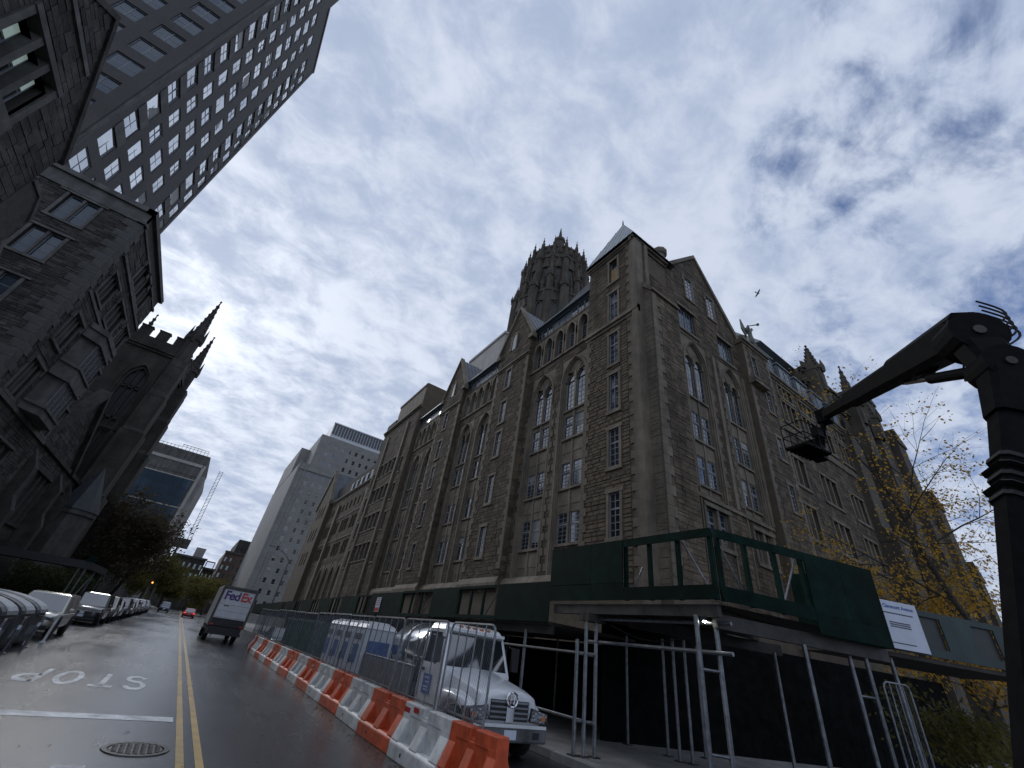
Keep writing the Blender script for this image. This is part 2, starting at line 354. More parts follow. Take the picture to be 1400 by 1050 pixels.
# ------------------------------------------------------------------ shared building pieces
def arch(uc, hw, zs, rise, n=8):
    r = (hw*hw + rise*rise)/(2*hw); out = []
    a1 = math.atan2(rise, r-hw)
    for i in range(n+1):
        a = a1*i/n; out.append((uc-hw + r - r*math.cos(a), zs + r*math.sin(a)))
    return out + [(2*uc-u, z) for u, z in reversed(out[:-1])]
def arch_ring(mb, uc, ho, hi, zb, zs, ro, ri, n0, n1, n=8):
    a = [(uc-ho, zb)] + arch(uc, ho, zs, ro, n) + [(uc+ho, zb)]; b = [(uc-hi, zb)] + arch(uc, hi, zs, ri, n) + [(uc+hi, zb)]
    for i in range(len(a)-1):
        p, q, r, s = a[i], a[i+1], b[i+1], b[i]
        mb.add([(p[0], n1, p[1]), (q[0], n1, q[1]), (r[0], n1, r[1]), (s[0], n1, s[1]), (p[0], n0, p[1]), (q[0], n0, q[1]), (r[0], n0, r[1]), (s[0], n0, s[1])], [(0, 3, 2, 1), (3, 7, 6, 2), (0, 1, 5, 4)])
def spandrel(mb, uc, hw, zs, rise, zt, n1, n0=None, n=8):
    a = arch(uc, hw, zs, rise, n)
    for (u, z), (u2, z2) in zip(a, a[1:]):
        mb.quad((u, n1, z), (u, n1, zt), (u2, n1, zt), (u2, n1, z2))
        if n0 is not None: mb.quad((u, n1, z), (u2, n1, z2), (u2, n0, z2), (u, n0, z))
def wall_grid(mb, u0, u1, z0, z1, holes, n=0, depth=.35):
    us = sorted({u0, u1, *[min(max(v, u0), u1) for h in holes for v in h[:2]]}); zs = sorted({z0, z1, *[min(max(v, z0), z1) for h in holes for v in h[2:4]]})
    for i in range(len(us)-1):
        for j in range(len(zs)-1):
            cu, cz = (us[i]+us[i+1])/2, (zs[j]+zs[j+1])/2
            if any(h[0] < cu < h[1] and h[2] < cz < h[3] for h in holes): continue
            mb.quad((us[i], n, zs[j]), (us[i], n, zs[j+1]), (us[i+1], n, zs[j+1]), (us[i+1], n, zs[j]))
    for a, b, c, d in [h[:4] for h in holes]:
        m_ = n-depth
        mb.quad((a, n, c), (a, m_, c), (a, m_, d), (a, n, d)); mb.quad((b, n, c), (b, n, d), (b, m_, d), (b, m_, c))
        mb.quad((a, n, c), (b, n, c), (b, m_, c), (a, m_, c)); mb.quad((a, n, d), (a, m_, d), (b, m_, d), (b, n, d))
def courses(u0, u1, z0, z1, holes, ch=(.2, .4), bl=(.35, .95), rnd=RND, top=None):
    """random squared rubble: yields blocks (u0,u1,z0,z1) that stay clear of the holes; top(z)->(umin,umax) trims rakes"""
    z = z0
    while z < z1-.06:
        h = min(rnd.uniform(*ch), z1-z); lo, hi = u0, u1
        if top: lo, hi = top(z+h)
        cuts = sorted([(max(a, lo), min(b, hi)) for a, b, c, d in [q[:4] for q in holes] if c < z+h-.02 and d > z+.02 and b > lo and a < hi])
        segs = []; cur = lo
        for a, b in cuts:
            if a > cur: segs.append((cur, a))
            cur = max(cur, b)
        if hi > cur: segs.append((cur, hi))
        for a, b in segs:
            u = a
            while u < b-.04:
                w = rnd.uniform(*bl)*(.75+h); e = u+w
                if b-e < .22: e = b
                if rnd.random() < .22 and h > .28: yield (u, e, z, z+h*.5); yield (u, e, z+h*.5, z+h)
                else: yield (u, e, z, z+h)
                u = e
        z += h
def facing(mb, blocks, n=0, proud=.03, j=.012, rnd=RND):
    for a, b, c, d in blocks:
        t = rnd.uniform(-1, 1); p = n + proud*(.4+rnd.random())
        mb.box(a+j, b-j, n-.01, p, c+j, d-j, t, back=False)
_wc = {}
def window_meshes(w, h, cols, rows, frame='frame_grey', glass='glass', fw=.06, transom=None, mu=.022, arched=0):
    key = (round(w, 2), round(h, 2), cols, rows, frame, glass, transom, arched, fw)
    if key in _wc: return _wc[key]
    f = MB(); hw = w/2
    if arched:
        zs = h-arched; arch_ring(f, 0, hw, hw-fw, 0, zs, arched, arched-fw*.8, -.04, .03, 5); f.box(-hw, hw, -.04, .03, 0, fw)
        gp = [(-hw+.01, 0)] + arch(0, hw-.01, zs, arched-.01, 5) + [(hw-.01, 0)]
        g = MB().add([(u, 0, z) for u, z in gp], [tuple(range(len(gp)))])
    else:
        f.box(-hw, -hw+fw, -.04, .03, 0, h); f.box(hw-fw, hw, -.04, .03, 0, h); f.box(-hw+fw, hw-fw, -.04, .03, 0, fw); f.box(-hw+fw, hw-fw, -.04, .03, h-fw, h)
        g = MB().quad((-hw+.01, 0, .01), (-hw+.01, 0, h-.01), (hw-.01, 0, h-.01), (hw-.01, 0, .01))
    top = h-fw if not arched else h-arched
    for i in range(1, cols): u = -hw+w*i/cols; f.box(u-mu, u+mu, -.015, .018, fw, top)
    for i in range(1, rows): z = (top)*i/rows; f.box(-hw+fw, hw-fw, -.012, .015, z-mu*.8, z+mu*.8)
    if transom: f.box(-hw+fw, hw-fw, -.04, .035, h*transom-.05, h*transom+.05)
    if arched: f.box(-hw+fw, hw-fw, -.03, .025, top-.03, top+.03)
    _wc[key] = (f.mesh('window', frame), g.mesh('pane', glass)); return _wc[key]
def window(fr, parent, u, z0, w, h, n=-.2, cols=2, rows=5, tilt=.012, blind=0, **k):
    fm, gm = window_meshes(w, h, cols, rows, **k); M = fr.M(u, n, z0)
    o = inst('window', fm, parent, M)
    if blind and RND.random() < blind:
        q = RND.choice((.25, .4, .55, .8)); key = ('b', round(w, 2), round(h, 2), q)
        if key not in _wc: _wc[key] = MB().quad((-w/2+.05, .012, h*(1-q)), (-w/2+.05, .012, h-.05), (w/2-.05, .012, h-.05), (w/2-.05, .012, h*(1-q))).mesh('blind', 'blind')
        inst('blind', _wc[key], o, M)
    inst('pane', gm, o, M @ Matrix.Rotation(RND.uniform(-tilt, tilt), 4, 'Z') @ Matrix.Rotation(RND.uniform(-tilt, tilt)*.6, 4, 'X')); return o
_qc = {}
def block_obj(name, mat, parent, fr, u0, u1, n0, n1, z0, z1):
    key = (mat, round(u1-u0, 2), round(n1-n0, 2), round(z1-z0, 2))
    if key not in _qc: _qc[key] = MB().box(-(u1-u0)/2, (u1-u0)/2, 0, n1-n0, 0, z1-z0).mesh(name, mat)
    return inst(name, _qc[key], parent, fr.M((u0+u1)/2, n0, z0))
def text_mesh(name, s, size, mat, bold=0.0, extrude=.002, spacing=1.0, shear=0):
    c = bpy.data.curves.new(name, 'FONT'); c.body = s; c.size = size; c.offset = bold; c.extrude = extrude; c.space_character = spacing; c.align_x = 'CENTER'; c.resolution_u = 3; c.shear = shear
    o = bpy.data.objects.new(name, c); me = bpy.data.meshes.new_from_object(o); bpy.data.objects.remove(o); bpy.data.curves.remove(c)
    me.materials.clear(); me.materials.append(MAT[mat]); return me
# ================================================================== ground, road, pavements, markings
def sheet(name, pts, z, mat, kind='structure', parent=None):
    return MB().add([(x, y, z) for x, y in pts], [tuple(range(len(pts)))]).build(name, mat, parent, kind=kind)
sheet('ground', [(-2500, -2500), (2500, -2500), (2500, 2500), (-2500, 2500)], -.03, 'concrete')
sheet('road', [(-6.3, -90), (9.2, -90), (9.2, 700), (-6.3, 700)], 0, 'asphalt')
sheet('road', [(9.2, -40), (260, -90), (260, -50), (11.2, 5.3), (9.2, 6.6)], 0, 'asphalt')
sheet('road', [(-260, -14), (-6.3, -14), (-6.3, 3.5), (-260, 3.5)], 0, 'asphalt')
def pavement(pts, name='pavement', h=.14):
    o = MB(); k = len(pts); o.add([(x, y, 0) for x, y in pts]+[(x, y, h) for x, y in pts], [tuple(range(k, 2*k))]+[(i, (i+1) % k, k+(i+1) % k, k+i) for i in range(k)])
    return o.build(name, 'concrete', kind='structure')
corner = [(8.75+2.6*(1-math.cos(a)), 8.2-2.9*math.sin(a)) for a in [rad(i*15) for i in range(6)]]
pr_ = pavement([(8.75, 500), *corner, (11.2, 5.3), (260, -50), (260, 200), (40, 500)])
pl_ = pavement([(-6.15, 5.5), (-6.15, 500), (-200, 500), (-200, 4), (-7.5, 4)])
# granite kerb stones, one by one where they are near, along both sides
def kerb_run(parent, a, b, n, step):
    a, b = Vector(a), Vector(b); d = (b-a); L_ = d.length; d.normalize(); ang = math.atan2(d.y, d.x); cnt = int(L_/step)
    me = MB().box(-step/2+.01, step/2-.01, -.09, .09, 0, .155).mesh('kerb_stone', 'kerb_stone')
    for i in range(cnt): 
        q = a + d*(step*(i+.5)); inst('kerb_stone', me, parent, Matrix.Translation((q.x, q.y, RND.uniform(-.006, .006))) @ Matrix.Rotation(ang+RND.uniform(-.004, .004), 4, 'Z'))
kerb_run(pr_, (8.7, 8.2), (8.7, 80), 1, 1.8); kerb_run(pl_, (-6.1, 6), (-6.1, 90), 1, 1.8); kerb_run(pr_, (11.3, 5.2), (40, -1.2), 1, 1.8)
mk = MB()
def paint(name, pts, mat, z=.004): o = sheet(name, pts, z, mat); return o
for x in (.93, 1.18): 
    for y0 in range(4, 300, 37):
        paint('centre_line', [(x-.055, y0+.02), (x+.055, y0+.02), (x+.055, y0+37), (x-.055, y0+37)], 'road_yellow')
paint('stop_line', [(-6.1, 11.6), (.82, 11.98), (.82, 12.42), (-6.1, 12.05)], 'road_white')
for x in (-1.9, -.46): paint('crossing_bar', [(x, 5.9), (x+.34, 5.9), (x+.34, 8.95), (x, 8.95)], 'road_white')
paint('crossing_bar', [(2.4, 4.0), (2.74, 4.0), (2.74, 6.6), (2.4, 6.6)], 'road_white')
# the word on the road, read by drivers who come towards the crossing
def road_letters():
    H, W, t = 2.5, .46, .115
    def put(ch, xc, y_top):      # driver's right is -X, driver's up is -Y
        b = MB(); P = lambda lx, ly: (xc - lx, y_top + (H-ly), .0045)
        def strip(pts, closed=False, tx=t, ty=t*3.2):
            k = len(pts); L_, R_ = [], []
            for i in range(k):
                a = Vector(pts[i-1] if (i or closed) else pts[i]); c = Vector(pts[(i+1) % k] if (i < k-1 or closed) else pts[i]); d = Vector(((c.x-a.x)/W, (c.y-a.y)/H)).normalized(); nx, ny = -d.y, d.x
                L_.append((pts[i][0]+nx*tx/2, pts[i][1]+ny*ty/2)); R_.append((pts[i][0]-nx*tx/2, pts[i][1]-ny*ty/2))
            for i in range(k if closed else k-1):
                j = (i+1) % k; b.quad(P(*L_[i]), P(*L_[j]), P(*R_[j]), P(*R_[i]))
        e = lambda cx, cy, rx, ry, a0, a1, n=14: [(cx+rx*math.cos(rad(a0+(a1-a0)*i/n)), cy+ry*math.sin(rad(a0+(a1-a0)*i/n))) for i in range(n+1)]
        if ch == 'S': strip(e(0, .7*H+.02, W*.42, H*.25, 15, 270) + e(0, .25*H, W*.42, H*.2, 90, -165)[1:])
        if ch == 'T': strip([(0, 0), (0, H-.2)]); strip([(-W*.52, H-.16), (W*.52, H-.16)])
        if ch == 'O': strip(e(0, H/2, W*.46, H*.44, 0, 360, 26)[:-1], True)
        if ch == 'P': strip([(-W*.36, 0), (-W*.36, H)]); strip([(-W*.36, H-.16)] + e(0, H*.72, W*.42, H*.215, 90, -90) + [(-W*.36, H*.5)])
        o = b.build('road_letter', 'road_white'); o['kind'] = 'structure'
    for c, x in (('S', -.1), ('T', -.76), ('O', -1.5), ('P', -2.2)): put(c, x, 15.6)
road_letters()
mh = thing('manhole_cover', 'round ribbed iron manhole cover in the road below the stop line', 'manhole', (.36, 9.85, 0))
MB().lathe((.36, 9.85, 0), [(.44, .003), (.43, .014), (.365, .014), (.36, .004)], 36).build('rim', 'iron', mh)
cv = MB(); cv.lathe((.36, 9.85, 0), [(.352, .004), (.34, .011), (.0, .011)], 36)
cvo = cv.build('lid', 'iron', mh)
rb = MB()
for i in range(-7, 8):
    w = math.sqrt(max(0, .325**2-(i*.044)**2))
    for s in range(-3, 4):
        if abs(s)*.09 < w: rb.box(.36+s*.09-.034+(i % 2)*.03, .36+s*.09+.034, 9.85+i*.044-.012, 9.85+i*.044+.012, .011, .019)
rb.build('ribs', 'iron', cvo)
lv = MB()
for i in range(900):
    if i < 620: y = 7+abs(RND.gauss(0, 9)); x = 4.55-abs(RND.gauss(0, .28))
    else: x = RND.uniform(-3.5, 4.6); y = RND.uniform(6, 34)
    s = RND.uniform(.015, .04); a = RND.uniform(0, 6.3); c, d = math.cos(a)*s, math.sin(a)*s
    lv.add([(x+c, y+d, .006), (x-d*.5, y+c*.5, .012), (x-c, y-d, .007), (x+d*.5, y-c*.5, .014)], [(0, 1, 2, 3)], RND.uniform(-1, 1))
lv.build('leaf_litter', 'leaf_litter', kind='stuff')['label'] = 'small fallen leaves scattered on the wet road'
# ================================================================== the corner hall (right)
XF, YF = 15.4, 12.35
SF = Frame((XF, 0, 0), (0, 1, 0), (-1, 0, 0)); CF = Frame((0, YF, 0), (1, 0, 0), (0, -1, 0))
hall = thing('stone_hall', 'long brown rubble stone hall with gothic limestone bays and gables on the street corner', 'building', (XF, YF, 0))
wall, trim, fac = MB(SF), MB(SF), MB(SF)
wallC, trimC, facC = MB(CF), MB(CF), MB(CF)
qn = [0]
def quoins(fr, parent, u, side, z0, z1, n, objs=True, mb=None, a=.34, b=.58, h=.42):
    z, i = z0, 0
    while z < z1-.1:
        w = a if i % 2 else b; hh = min(h, z1-z); lo, hi = (u, u+w) if side > 0 else (u-w, u)
        if objs and qn[0] < 290: block_obj('quoin', 'limestone', parent, fr, lo+.006, hi-.006, n, n+.055, z+.006, z+hh-.006); qn[0] += 1
        elif mb: mb.box(lo, hi, n, n+.05, z+.008, z+hh-.008, back=False)
        z += hh; i += 1
def slit(fr, parent, tr, u, z0, z1, w=.72, n=0, **k):
    tr.box(u-w/2-.2, u+w/2+.2, n-.05, n+.1, z0-.2, z0)           # sill
    tr.box(u-w/2-.16, u-w/2, n-.05, n+.06, z0, z1); tr.box(u+w/2, u+w/2+.16, n-.05, n+.06, z0, z1)
    tr.box(u-w/2-.24, u+w/2+.24, n-.05, n+.075, z1, z1+.22)
    window(fr, parent, u, z0, w, z1-z0, n=n-.07, cols=2, rows=6, transom=.63, blind=.1, **k)
    return (u-w/2-.2, u+w/2+.2, z0-.2, z1+.2)
def gothic_bay(fr, parent, tr, u, hw, zb, zs, rise, n, detail=2, rows=((7.4, 9.1), (10.6, 12.2), (13.9, 15.5)), sill=16.0):
    """tall limestone bay: stepped arched surround, recessed panel with paired lights on each floor, tracery in the head"""
    steps = ((1.0, .92, .07, .0), (.92, .84, .0, -.1), (.84, .77, -.1, -.2)) if detail == 2 else ((1.0, .87, .07, -.05), (.87, .77, -.05, -.2))
    for a, b, n1, n0 in steps:
        arch_ring(tr, u, hw*a, hw*b, zb, zs, rise*(.55+.45*a), rise*(.55+.45*b), n+n0, n+n1, 7)
    iw = hw*.76+.02; ws = []; lw = iw-.16
    pm = MB(fr); holes = []
    for z0, z1 in rows:
        for s in (-1, 1): holes.append((u+s*(lw/2+.09)-lw/2, u+s*(lw/2+.09)+lw/2, z0, z1)); ws.append((u+s*(lw/2+.09), z0, lw, z1-z0))
    top = zs+.1
    for s in (-1, 1): holes.append((u+s*(lw/2+.09)-lw/2, u+s*(lw/2+.09)+lw/2, sill, top+.9))
    wall_grid(pm, u-iw, u+iw, zb, zs, [h for h in holes if h[2] != sill] + [(h[0], h[1], sill, zs) for h in holes if h[2] == sill], n-.2, .14)
    pts = arch(u, iw, zs, rise*(.55+.45*.76), 7)
    lights = [arch(u+s*(lw/2+.09), lw/2, zs, .62, 4) for s in (-1, 1)]
    # head: panel above the lights with a pierced eye
    for k_, s in enumerate((-1, 1)):
        spandrel(pm, u+s*(lw/2+.09), lw/2, zs, .62, zs+.64, n-.2, n-.14, 4)
    pm.box(u-.09, u+.09, n-.22, n-.08, zs, zs+.64); 
    for s in (-1, 1): pm.box(u+s*iw-(.02 if s > 0 else 0)-.09*(s > 0), u+s*iw+.09*(s < 0), n-.22, n-.08, zs, zs+.64)
    pm.add([(a, n-.205, b) for a, b in pts if b > zs+.6]+[(u, n-.205, zs+.6)], [tuple(range(len([1 for a, b in pts if b > zs+.6])+1))])
    for d, q in ((0, -.5), ): pm.quad((u-iw, n-.36, zb), (u+iw, n-.36, zb), (u+iw, n-.36, zs+.7), (u-iw, n-.36, zs+.7))
    pm.build('bay_panel', 'limestone', parent)
    # tracery bars: Y shaped mullion
    tb = MB(fr)
    for s in (-1, 1):
        a = Vector((u, 0, zs+.35)); b_ = Vector((u+s*iw*.5, 0, zs+rise*.6))
        tb.add([(a.x-.05, n-.16, a.z), (a.x+.05, n-.16, a.z), (b_.x+.05, n-.16, b_.z), (b_.x-.05, n-.16, b_.z), (a.x-.05, n-.22, a.z), (a.x+.05, n-.22, a.z), (b_.x+.05, n-.22, b_.z), (b_.x-.05, n-.22, b_.z)], [(0, 1, 2, 3), (0, 4, 5, 1), (1, 5, 6, 2), (0, 3, 7, 4)])
    tb.box(u-.07, u+.07, n-.2, n-.14, zb, zs+.4)
    for z0, z1 in rows: tb.box(u-iw+.03, u+iw-.03, n-.22, n-.08, z0-.16, z0-.02); tb.box(u-iw+.1, u-.1, n-.21, n-.175, z0-1.05, z0-.3); tb.box(u+.1, u+iw-.1, n-.21, n-.175, z0-1.05, z0-.3)
    tb.box(u-iw+.03, u+iw-.03, n-.22, n-.08, sill-.16, sill-.02)
    tb.build('tracery', 'limestone', parent)
    for (wu, z0, w, h) in ws: window(fr, parent, wu, z0, w, h, n=n-.27, cols=2, rows=7 if detail == 2 else 4, transom=.62, fw=.05, mu=.016, blind=.15)
    for s in (-1, 1): window(fr, parent, u+s*(lw/2+.09), sill, lw, zs+.6-sill, n=n-.27, cols=2, rows=6 if detail == 2 else 4, arched=.6, fw=.05, mu=.016)
    return (u-hw, u+hw, zb, zs+rise)

# --- corner tower, street side (proud of the bays by .3)
TN = .12
tw_rows = [(7.2, 9.4), (10.8, 13.0), (14.2, 16.7), (17.5, 19.9), (21.1, 23.6), (24.7, 26.9)]
TU0, TU1 = 12.35, 16.45
holes = [(13.7, 14.44, a, b) for a, b in tw_rows]
wall_grid(wall, TU0, TU1, 0, 27.8, holes, TN, .35)
wall.quad((TU1, TN, 0), (TU1, TN, 27.8), (TU1, -.5, 27.8), (TU1, -.5, 0))
sl = [slit(SF, hall, trim, 14.07, a, b, n=TN) for a, b in tw_rows[:5]]
a, b = tw_rows[5]; trim.box(13.5, 14.64, TN-.05, TN+.1, a-.2, a); trim.box(13.54, 13.7, TN-.05, TN+.06, a, b); trim.box(14.44, 14.6, TN-.05, TN+.06, a, b); trim.box(13.48, 14.66, TN-.05, TN+.075, b, b+.2)
MB(SF).box(13.7, 14.44, TN-.2, TN-.16, a, a+1.5).build('boarded_light', 'board', hall)['label'] = 'window light closed with bare plywood'
window(SF, hall, 14.07, a+1.5, .74, b-a-1.5, n=TN-.2, cols=1, rows=1)
sl.append((13.5, 14.64, a-.2, b+.2))
blocks = [q for q in courses(TU0+.62, TU1, 5.0, 20.45, sl, (.15, .3), (.34, .75))]
near = sorted(blocks, key=lambda q: -(q[1]-q[0])*(q[3]-q[2]))[:285]; ns = set(near)
wob = MB(SF); 
_um = [MB().add([(-.5, 0, 0), (.5, 0, 0), (.5, 0, 1), (-.5, 0, 1), (-.47, 1, .05), (.46, 1, .03), (.47, 1, .95), (-.46, 1, .97)], [(0, 1, 5, 4), (1, 2, 6, 5), (2, 3, 7, 6), (3, 0, 4, 7), (4, 5, 6, 7)]).mesh('stone', 'stone') for _ in range(1)]
wall_o = None
rest_street = [q for q in blocks if q not in ns]
facing(fac, rest_street, TN); facing(fac, courses(TU0+.62, TU1, 21.0, 27.5, sl, (.15, .3), (.34, .75)), TN)
quoins(SF, hall, TU0, 1, 5, 20.5, TN, True); quoins(SF, hall, TU0, 1, 21.05, 27.5, TN, True); quoins(SF, hall, TU1, -1, 6, 20.5, TN, True, a=.25, b=.42)
for z, h, p in ((20.45, .22, .1), (20.67, .2, .22), (20.87, .16, .14)): trim.box(TU0-.35, TU1+.1, TN-.1, TN+p, z, z+h)
for z, h, p in ((27.4, .15, .08), (27.55, .2, .18)): trim.box(TU0-.3, TU1+.15, TN-.1, TN+p, z, z+h)
# standing-seam hipped cap on the tower
def hip(name, pts, apex, seam=.45):
    b = MB(); k = len(pts)
    for i in range(k):
        p, q = Vector(pts[i]), Vector(pts[(i+1) % k]); ap = Vector(apex); b.add([tuple(p), tuple(q), tuple(ap)], [(0, 1, 2)])
        L_ = (q-p).length; n_ = max(2, int(L_/seam))
        for j in range(1, n_):
            t = j/n_; s = p.lerp(q, t); ed = (q-p).normalized(); up = (ap-(p+q)/2); 
            tt = min(t, 1-t)*2; e = s + up*tt if True else ap
            m2 = (p.lerp(ap, tt) if t < .5 else q.lerp(ap, tt)); nrm = ed.cross(up).normalized()*-.0
            b.tube(tuple(s), tuple(m2), .035, n=4)
    return b.build(name, 'light_roof', hall)
hip('tower_roof', [(XF-.5, TU0-.45, 27.78), (XF-.5, TU1+.2, 27.78), (XF+4.2, TU1+.2, 27.78), (XF+4.2, TU0-.45, 27.78)], (XF+1.4, 14.4, 33.0))
MB().tube((XF+1.4, 14.4, 32.9), (XF+1.4, 14.4, 33.5), .08, .03).build('finial', 'roof_metal', hall)

# --- bays, arcade, attic strip, gabled pavilions down the street
EAVE = 25.7; PER = 11.8; holes = []; bays = []
NB = 3
for k in range(NB):
    for c in (17.78, 21.2):
        u = c + PER*k; 
        if k == 2: u -= .2
        bays.append((gothic_bay(SF, hall, trim, u, 1.3, 4.6, 18.3, 1.9, 0, detail=2 if k == 0 else 1), k, u))
hole_rects = [b[0] for b in bays]
arc_holes = []
for k in range(NB):
    for i in range(5):
        u = 17.1 + 1.32*i + PER*k
        arch_ring(trim, u, .6, .45, 21.15, 23.0, .98, .78, -.3, .07, 5); trim.box(u-.7, u+.7, -.1, .12, 21.0, 21.15)
        spandrel(trim, u, .6, 23.0, .98, 24.0, 0, None, 5)
        window(SF, hall, u, 21.15, .9, 2.6, n=-.32, cols=2, rows=6, arched=.78, mu=.016)
        for s in (-1, 1): trim.box(u+s*.66-.06, u+s*.66+.06, .0, .1, 22.3, 23.0)
        arc_holes.append((u-.6, u+.6, 21.15, 24.0))
gab = [(25.65+PER*k, 2.45) for k in range(2)] 
all_holes = hole_rects + arc_holes
wall_grid(wall, 16.45, 47.4, 0, 24.35, all_holes, 0, .5)
spans = [(16.45, 23.2), (28.1, 35.0), (39.9, 47.4)]
for a, b in spans:
    hs = [(h[0]-.02, h[1]+.02, h[2], h[3]) for h in hole_rects] + [(h[0]-.08, h[1]+.08, 21.0, 24.0) for h in arc_holes]
    facing(fac, courses(a, b, 5.0, 24.3, hs, (.17, .33), (.38, .85)), 0)
for (bu, k, u) in bays:
    if k < 1:
        for s in (-1, 1): quoins(SF, hall, u+s*1.3, s, 6.0, 17.0, 0, True, trim, .16, .34)
    spandrel(trim, u, 1.3, 18.3, 1.9, 20.22, .0, None, 7)
# moulded base course above the shed, sloping water table
trim.prism_u([(0, 5.2), (.26, 5.2), (.26, 5.45), (.06, 5.8), (0, 5.8)], 16.5, 23.2); trim.prism_u([(0, 5.2), (.26, 5.2), (.26, 5.45), (.06, 5.8), (0, 5.8)], 28.0, 47.2)
# attic strip: dark metal band with glazing, then the steep roof
for a, b in spans:
    at_ = MB(SF)
    at_.box(a, b, -.5, -.12, 24.35, 24.5); at_.box(a, b, -.5, -.1, 25.55, 25.75); at_.box(a, b, -.52, -.3, 24.5, 25.55)
    at_.prism_u([(.18, 25.7), (.18, 25.84), (-.6, 25.95), (-.6, 25.7)], a, b)
    u = a+.15; i = 0
    while u < b-.5:
        if (i // 3) % 3 != 1:
            window(SF, hall, u+.36, 24.52, .68, 1.0, n=-.24, cols=2, rows=3, fw=.05, mu=.015)
        else:
            at_.box(u+.02, u+.7, -.3, -.24, 24.55, 25.5)
        u += .74; i += 1
    at_.build('attic_band', 'attic_metal', hall)
rf = MB(SF)
rf.prism_u([(-.4, 25.85), (-5.2, 30.2), (-10, 25.85)], 16.4, 47.4); rf.build('roof', 'roof_metal', hall)
# gabled pavilions
for gi, (gu, hw) in enumerate(gab):
    n = .38; u0, u1 = gu-hw, gu+hw; ap = 30.0
    rws = [(7.2, 9.2), (10.9, 13.0), (14.6, 16.7), (17.6, 19.6), (21.0, 22.9)]
    su = gu+.35; hs = [(su-.34, su+.34, a, b) for a, b in rws] + [(su-.4, su+.35, 25.2, 27.2)]
    wall_grid(wall, u0, u1, 0, 25.4, [h for h in hs if h[3] < 25.4], n, .3)
    fr_h = [slit(SF, hall, trim, su, a, b, .68, n=n) for a, b in rws]
    # gable triangle with a lancet
    wall.add([(u0, n, 25.4), (gu, n, ap), (u1, n, 25.4)], [(0, 1, 2)])
    wall.quad((u0, n, 0), (u0, n, 25.4), (u0, -.6, 25.4), (u0, -.6, 0)); wall.quad((u1, n, 0), (u1, -.6, 0), (u1, -.6, 25.4), (u1, n, 25.4))
    arch_ring(trim, su-.1, .5, .34, 25.1, 26.4, .75, .6, n, n+.09, 4); MB(SF).add([(su-.1+x, n+.04, z) for x, z in [(-.34, 25.1)]+[(q[0]-su+.1, q[1]) for q in arch(su-.1, .34, 26.4, .6, 4)]+[(.34, 25.1)]], [tuple(range(11))]).build('lancet', 'glass', hall)
    tp = lambda z: (u0, u1) if z <= 25.4 else (u0+(z-25.4)*hw/(ap-25.4), u1-(z-25.4)*hw/(ap-25.4))
    facing(fac, courses(u0+.05, u1-.05, 5.0, 23.2, fr_h, (.17, .32), (.38, .8)), n)
    facing(fac, courses(u0, u1, 23.55, 29.4, [(su-.62, su+.42, 25.0, 27.2)], (.24, .42), (.4, .9), top=tp), n)
    # side of the pavilion that looks towards the crossing
    SD = Frame((XF, u0, 0), (-1, 0, 0), (0, -1, 0)); sm = MB(SD); facing(sm, courses(0, n, 5.0, 25.3, [], (.24, .42), (.4, .8)), 0, .02); sm.build('side_facing', 'stone', hall, kind='stuff')
    for z, h, p in ((23.2, .16, .08), (23.36, .16, .18)): trim.box(u0-.06, u1+.06, n-.02, n+p, z, z+h)
    for s in (-1, 1):     # coping stones up the rake
        trim.prism([(gu, ap+.35), (gu, ap-.02), (gu+s*(hw+.22), 25.2), (gu+s*(hw+.22), 25.55)], n-.3, n+.16)
        trim.box(gu+s*(hw+.05)-.3, gu+s*(hw+.05)+.3, n-.3, n+.2, 24.9, 25.35)
    # buttress strip beside it
    trim.prism_u([(n, 5.2), (n+.24, 5.2), (n+.24, 5.5), (n+.05, 5.85)], u0, u1)
    quoins(SF, hall, u0, 1, 6.3, 23.1, n, gi == 0, trim, .3, .5); quoins(SF, hall, u1, -1, 6.3, 23.1, n, False, trim, .3, .5)
    g = MB(SF); 
    for s in (-1, 1): g.add([(gu, n-.1, ap+.1), (gu+s*(hw+.3), n-.1, 25.3), (gu+s*(hw+.3), -4.5, 25.3), (gu, -4.5, ap+.1)], [(0, 1, 2, 3)])
    for s in (-1, 1):
        for i in range(9): g.tube((gu, n-.2-.5*i, ap+.12), (gu+s*(hw+.3), n-.2-.5*i, 25.33), .035, n=4)
    g.build('gable_roof', 'roof_metal', hall)
# --- far tower and long low wing
FU0, FU1, FN = 47.4, 60.8, .4
fw_h = [(u, u+.6, z, z+2.0) for u in (48.8, 59.2) for z in (8.5, 12, 15.5, 19)] + [(u, u+1.0, z, z+1.9) for u in (51.6, 53.2, 54.8, 56.4) for z in (9, 12.6, 16.2, 19.8)]
wall_grid(wall, FU0, FU1, 0, 28.0, fw_h, FN, .35)
wall.quad((FU0, FN, 0), (FU0, FN, 31.5), (FU0, -8, 31.5), (FU0, -8, 0))
facing(fac, courses(FU0, FU1, 5.0, 27.6, [(h[0]-.15, h[1]+.15, h[2]-.15, h[3]+.2) for h in fw_h], (.3, .5), (.6, 1.2)), FN)
for h in fw_h:
    trim.box(h[0]-.15, h[1]+.15, FN-.02, FN+.09, h[2]-.16, h[2]); trim.box(h[0]-.15, h[1]+.15, FN-.02, FN+.06, h[3], h[3]+.2)
    window(SF, hall, (h[0]+h[1])/2, h[2], h[1]-h[0], h[3]-h[2], n=FN-.2, cols=2, rows=4)
for u in (50.6, 57.9): trim.box(u-.25, u+.25, FN, FN+.22, 0, 26.5)
for z, p in ((27.6, .15), (27.8, .3)): trim.box(FU0-.2, FU1+.2, FN-.1, FN+p, z, z+.22)
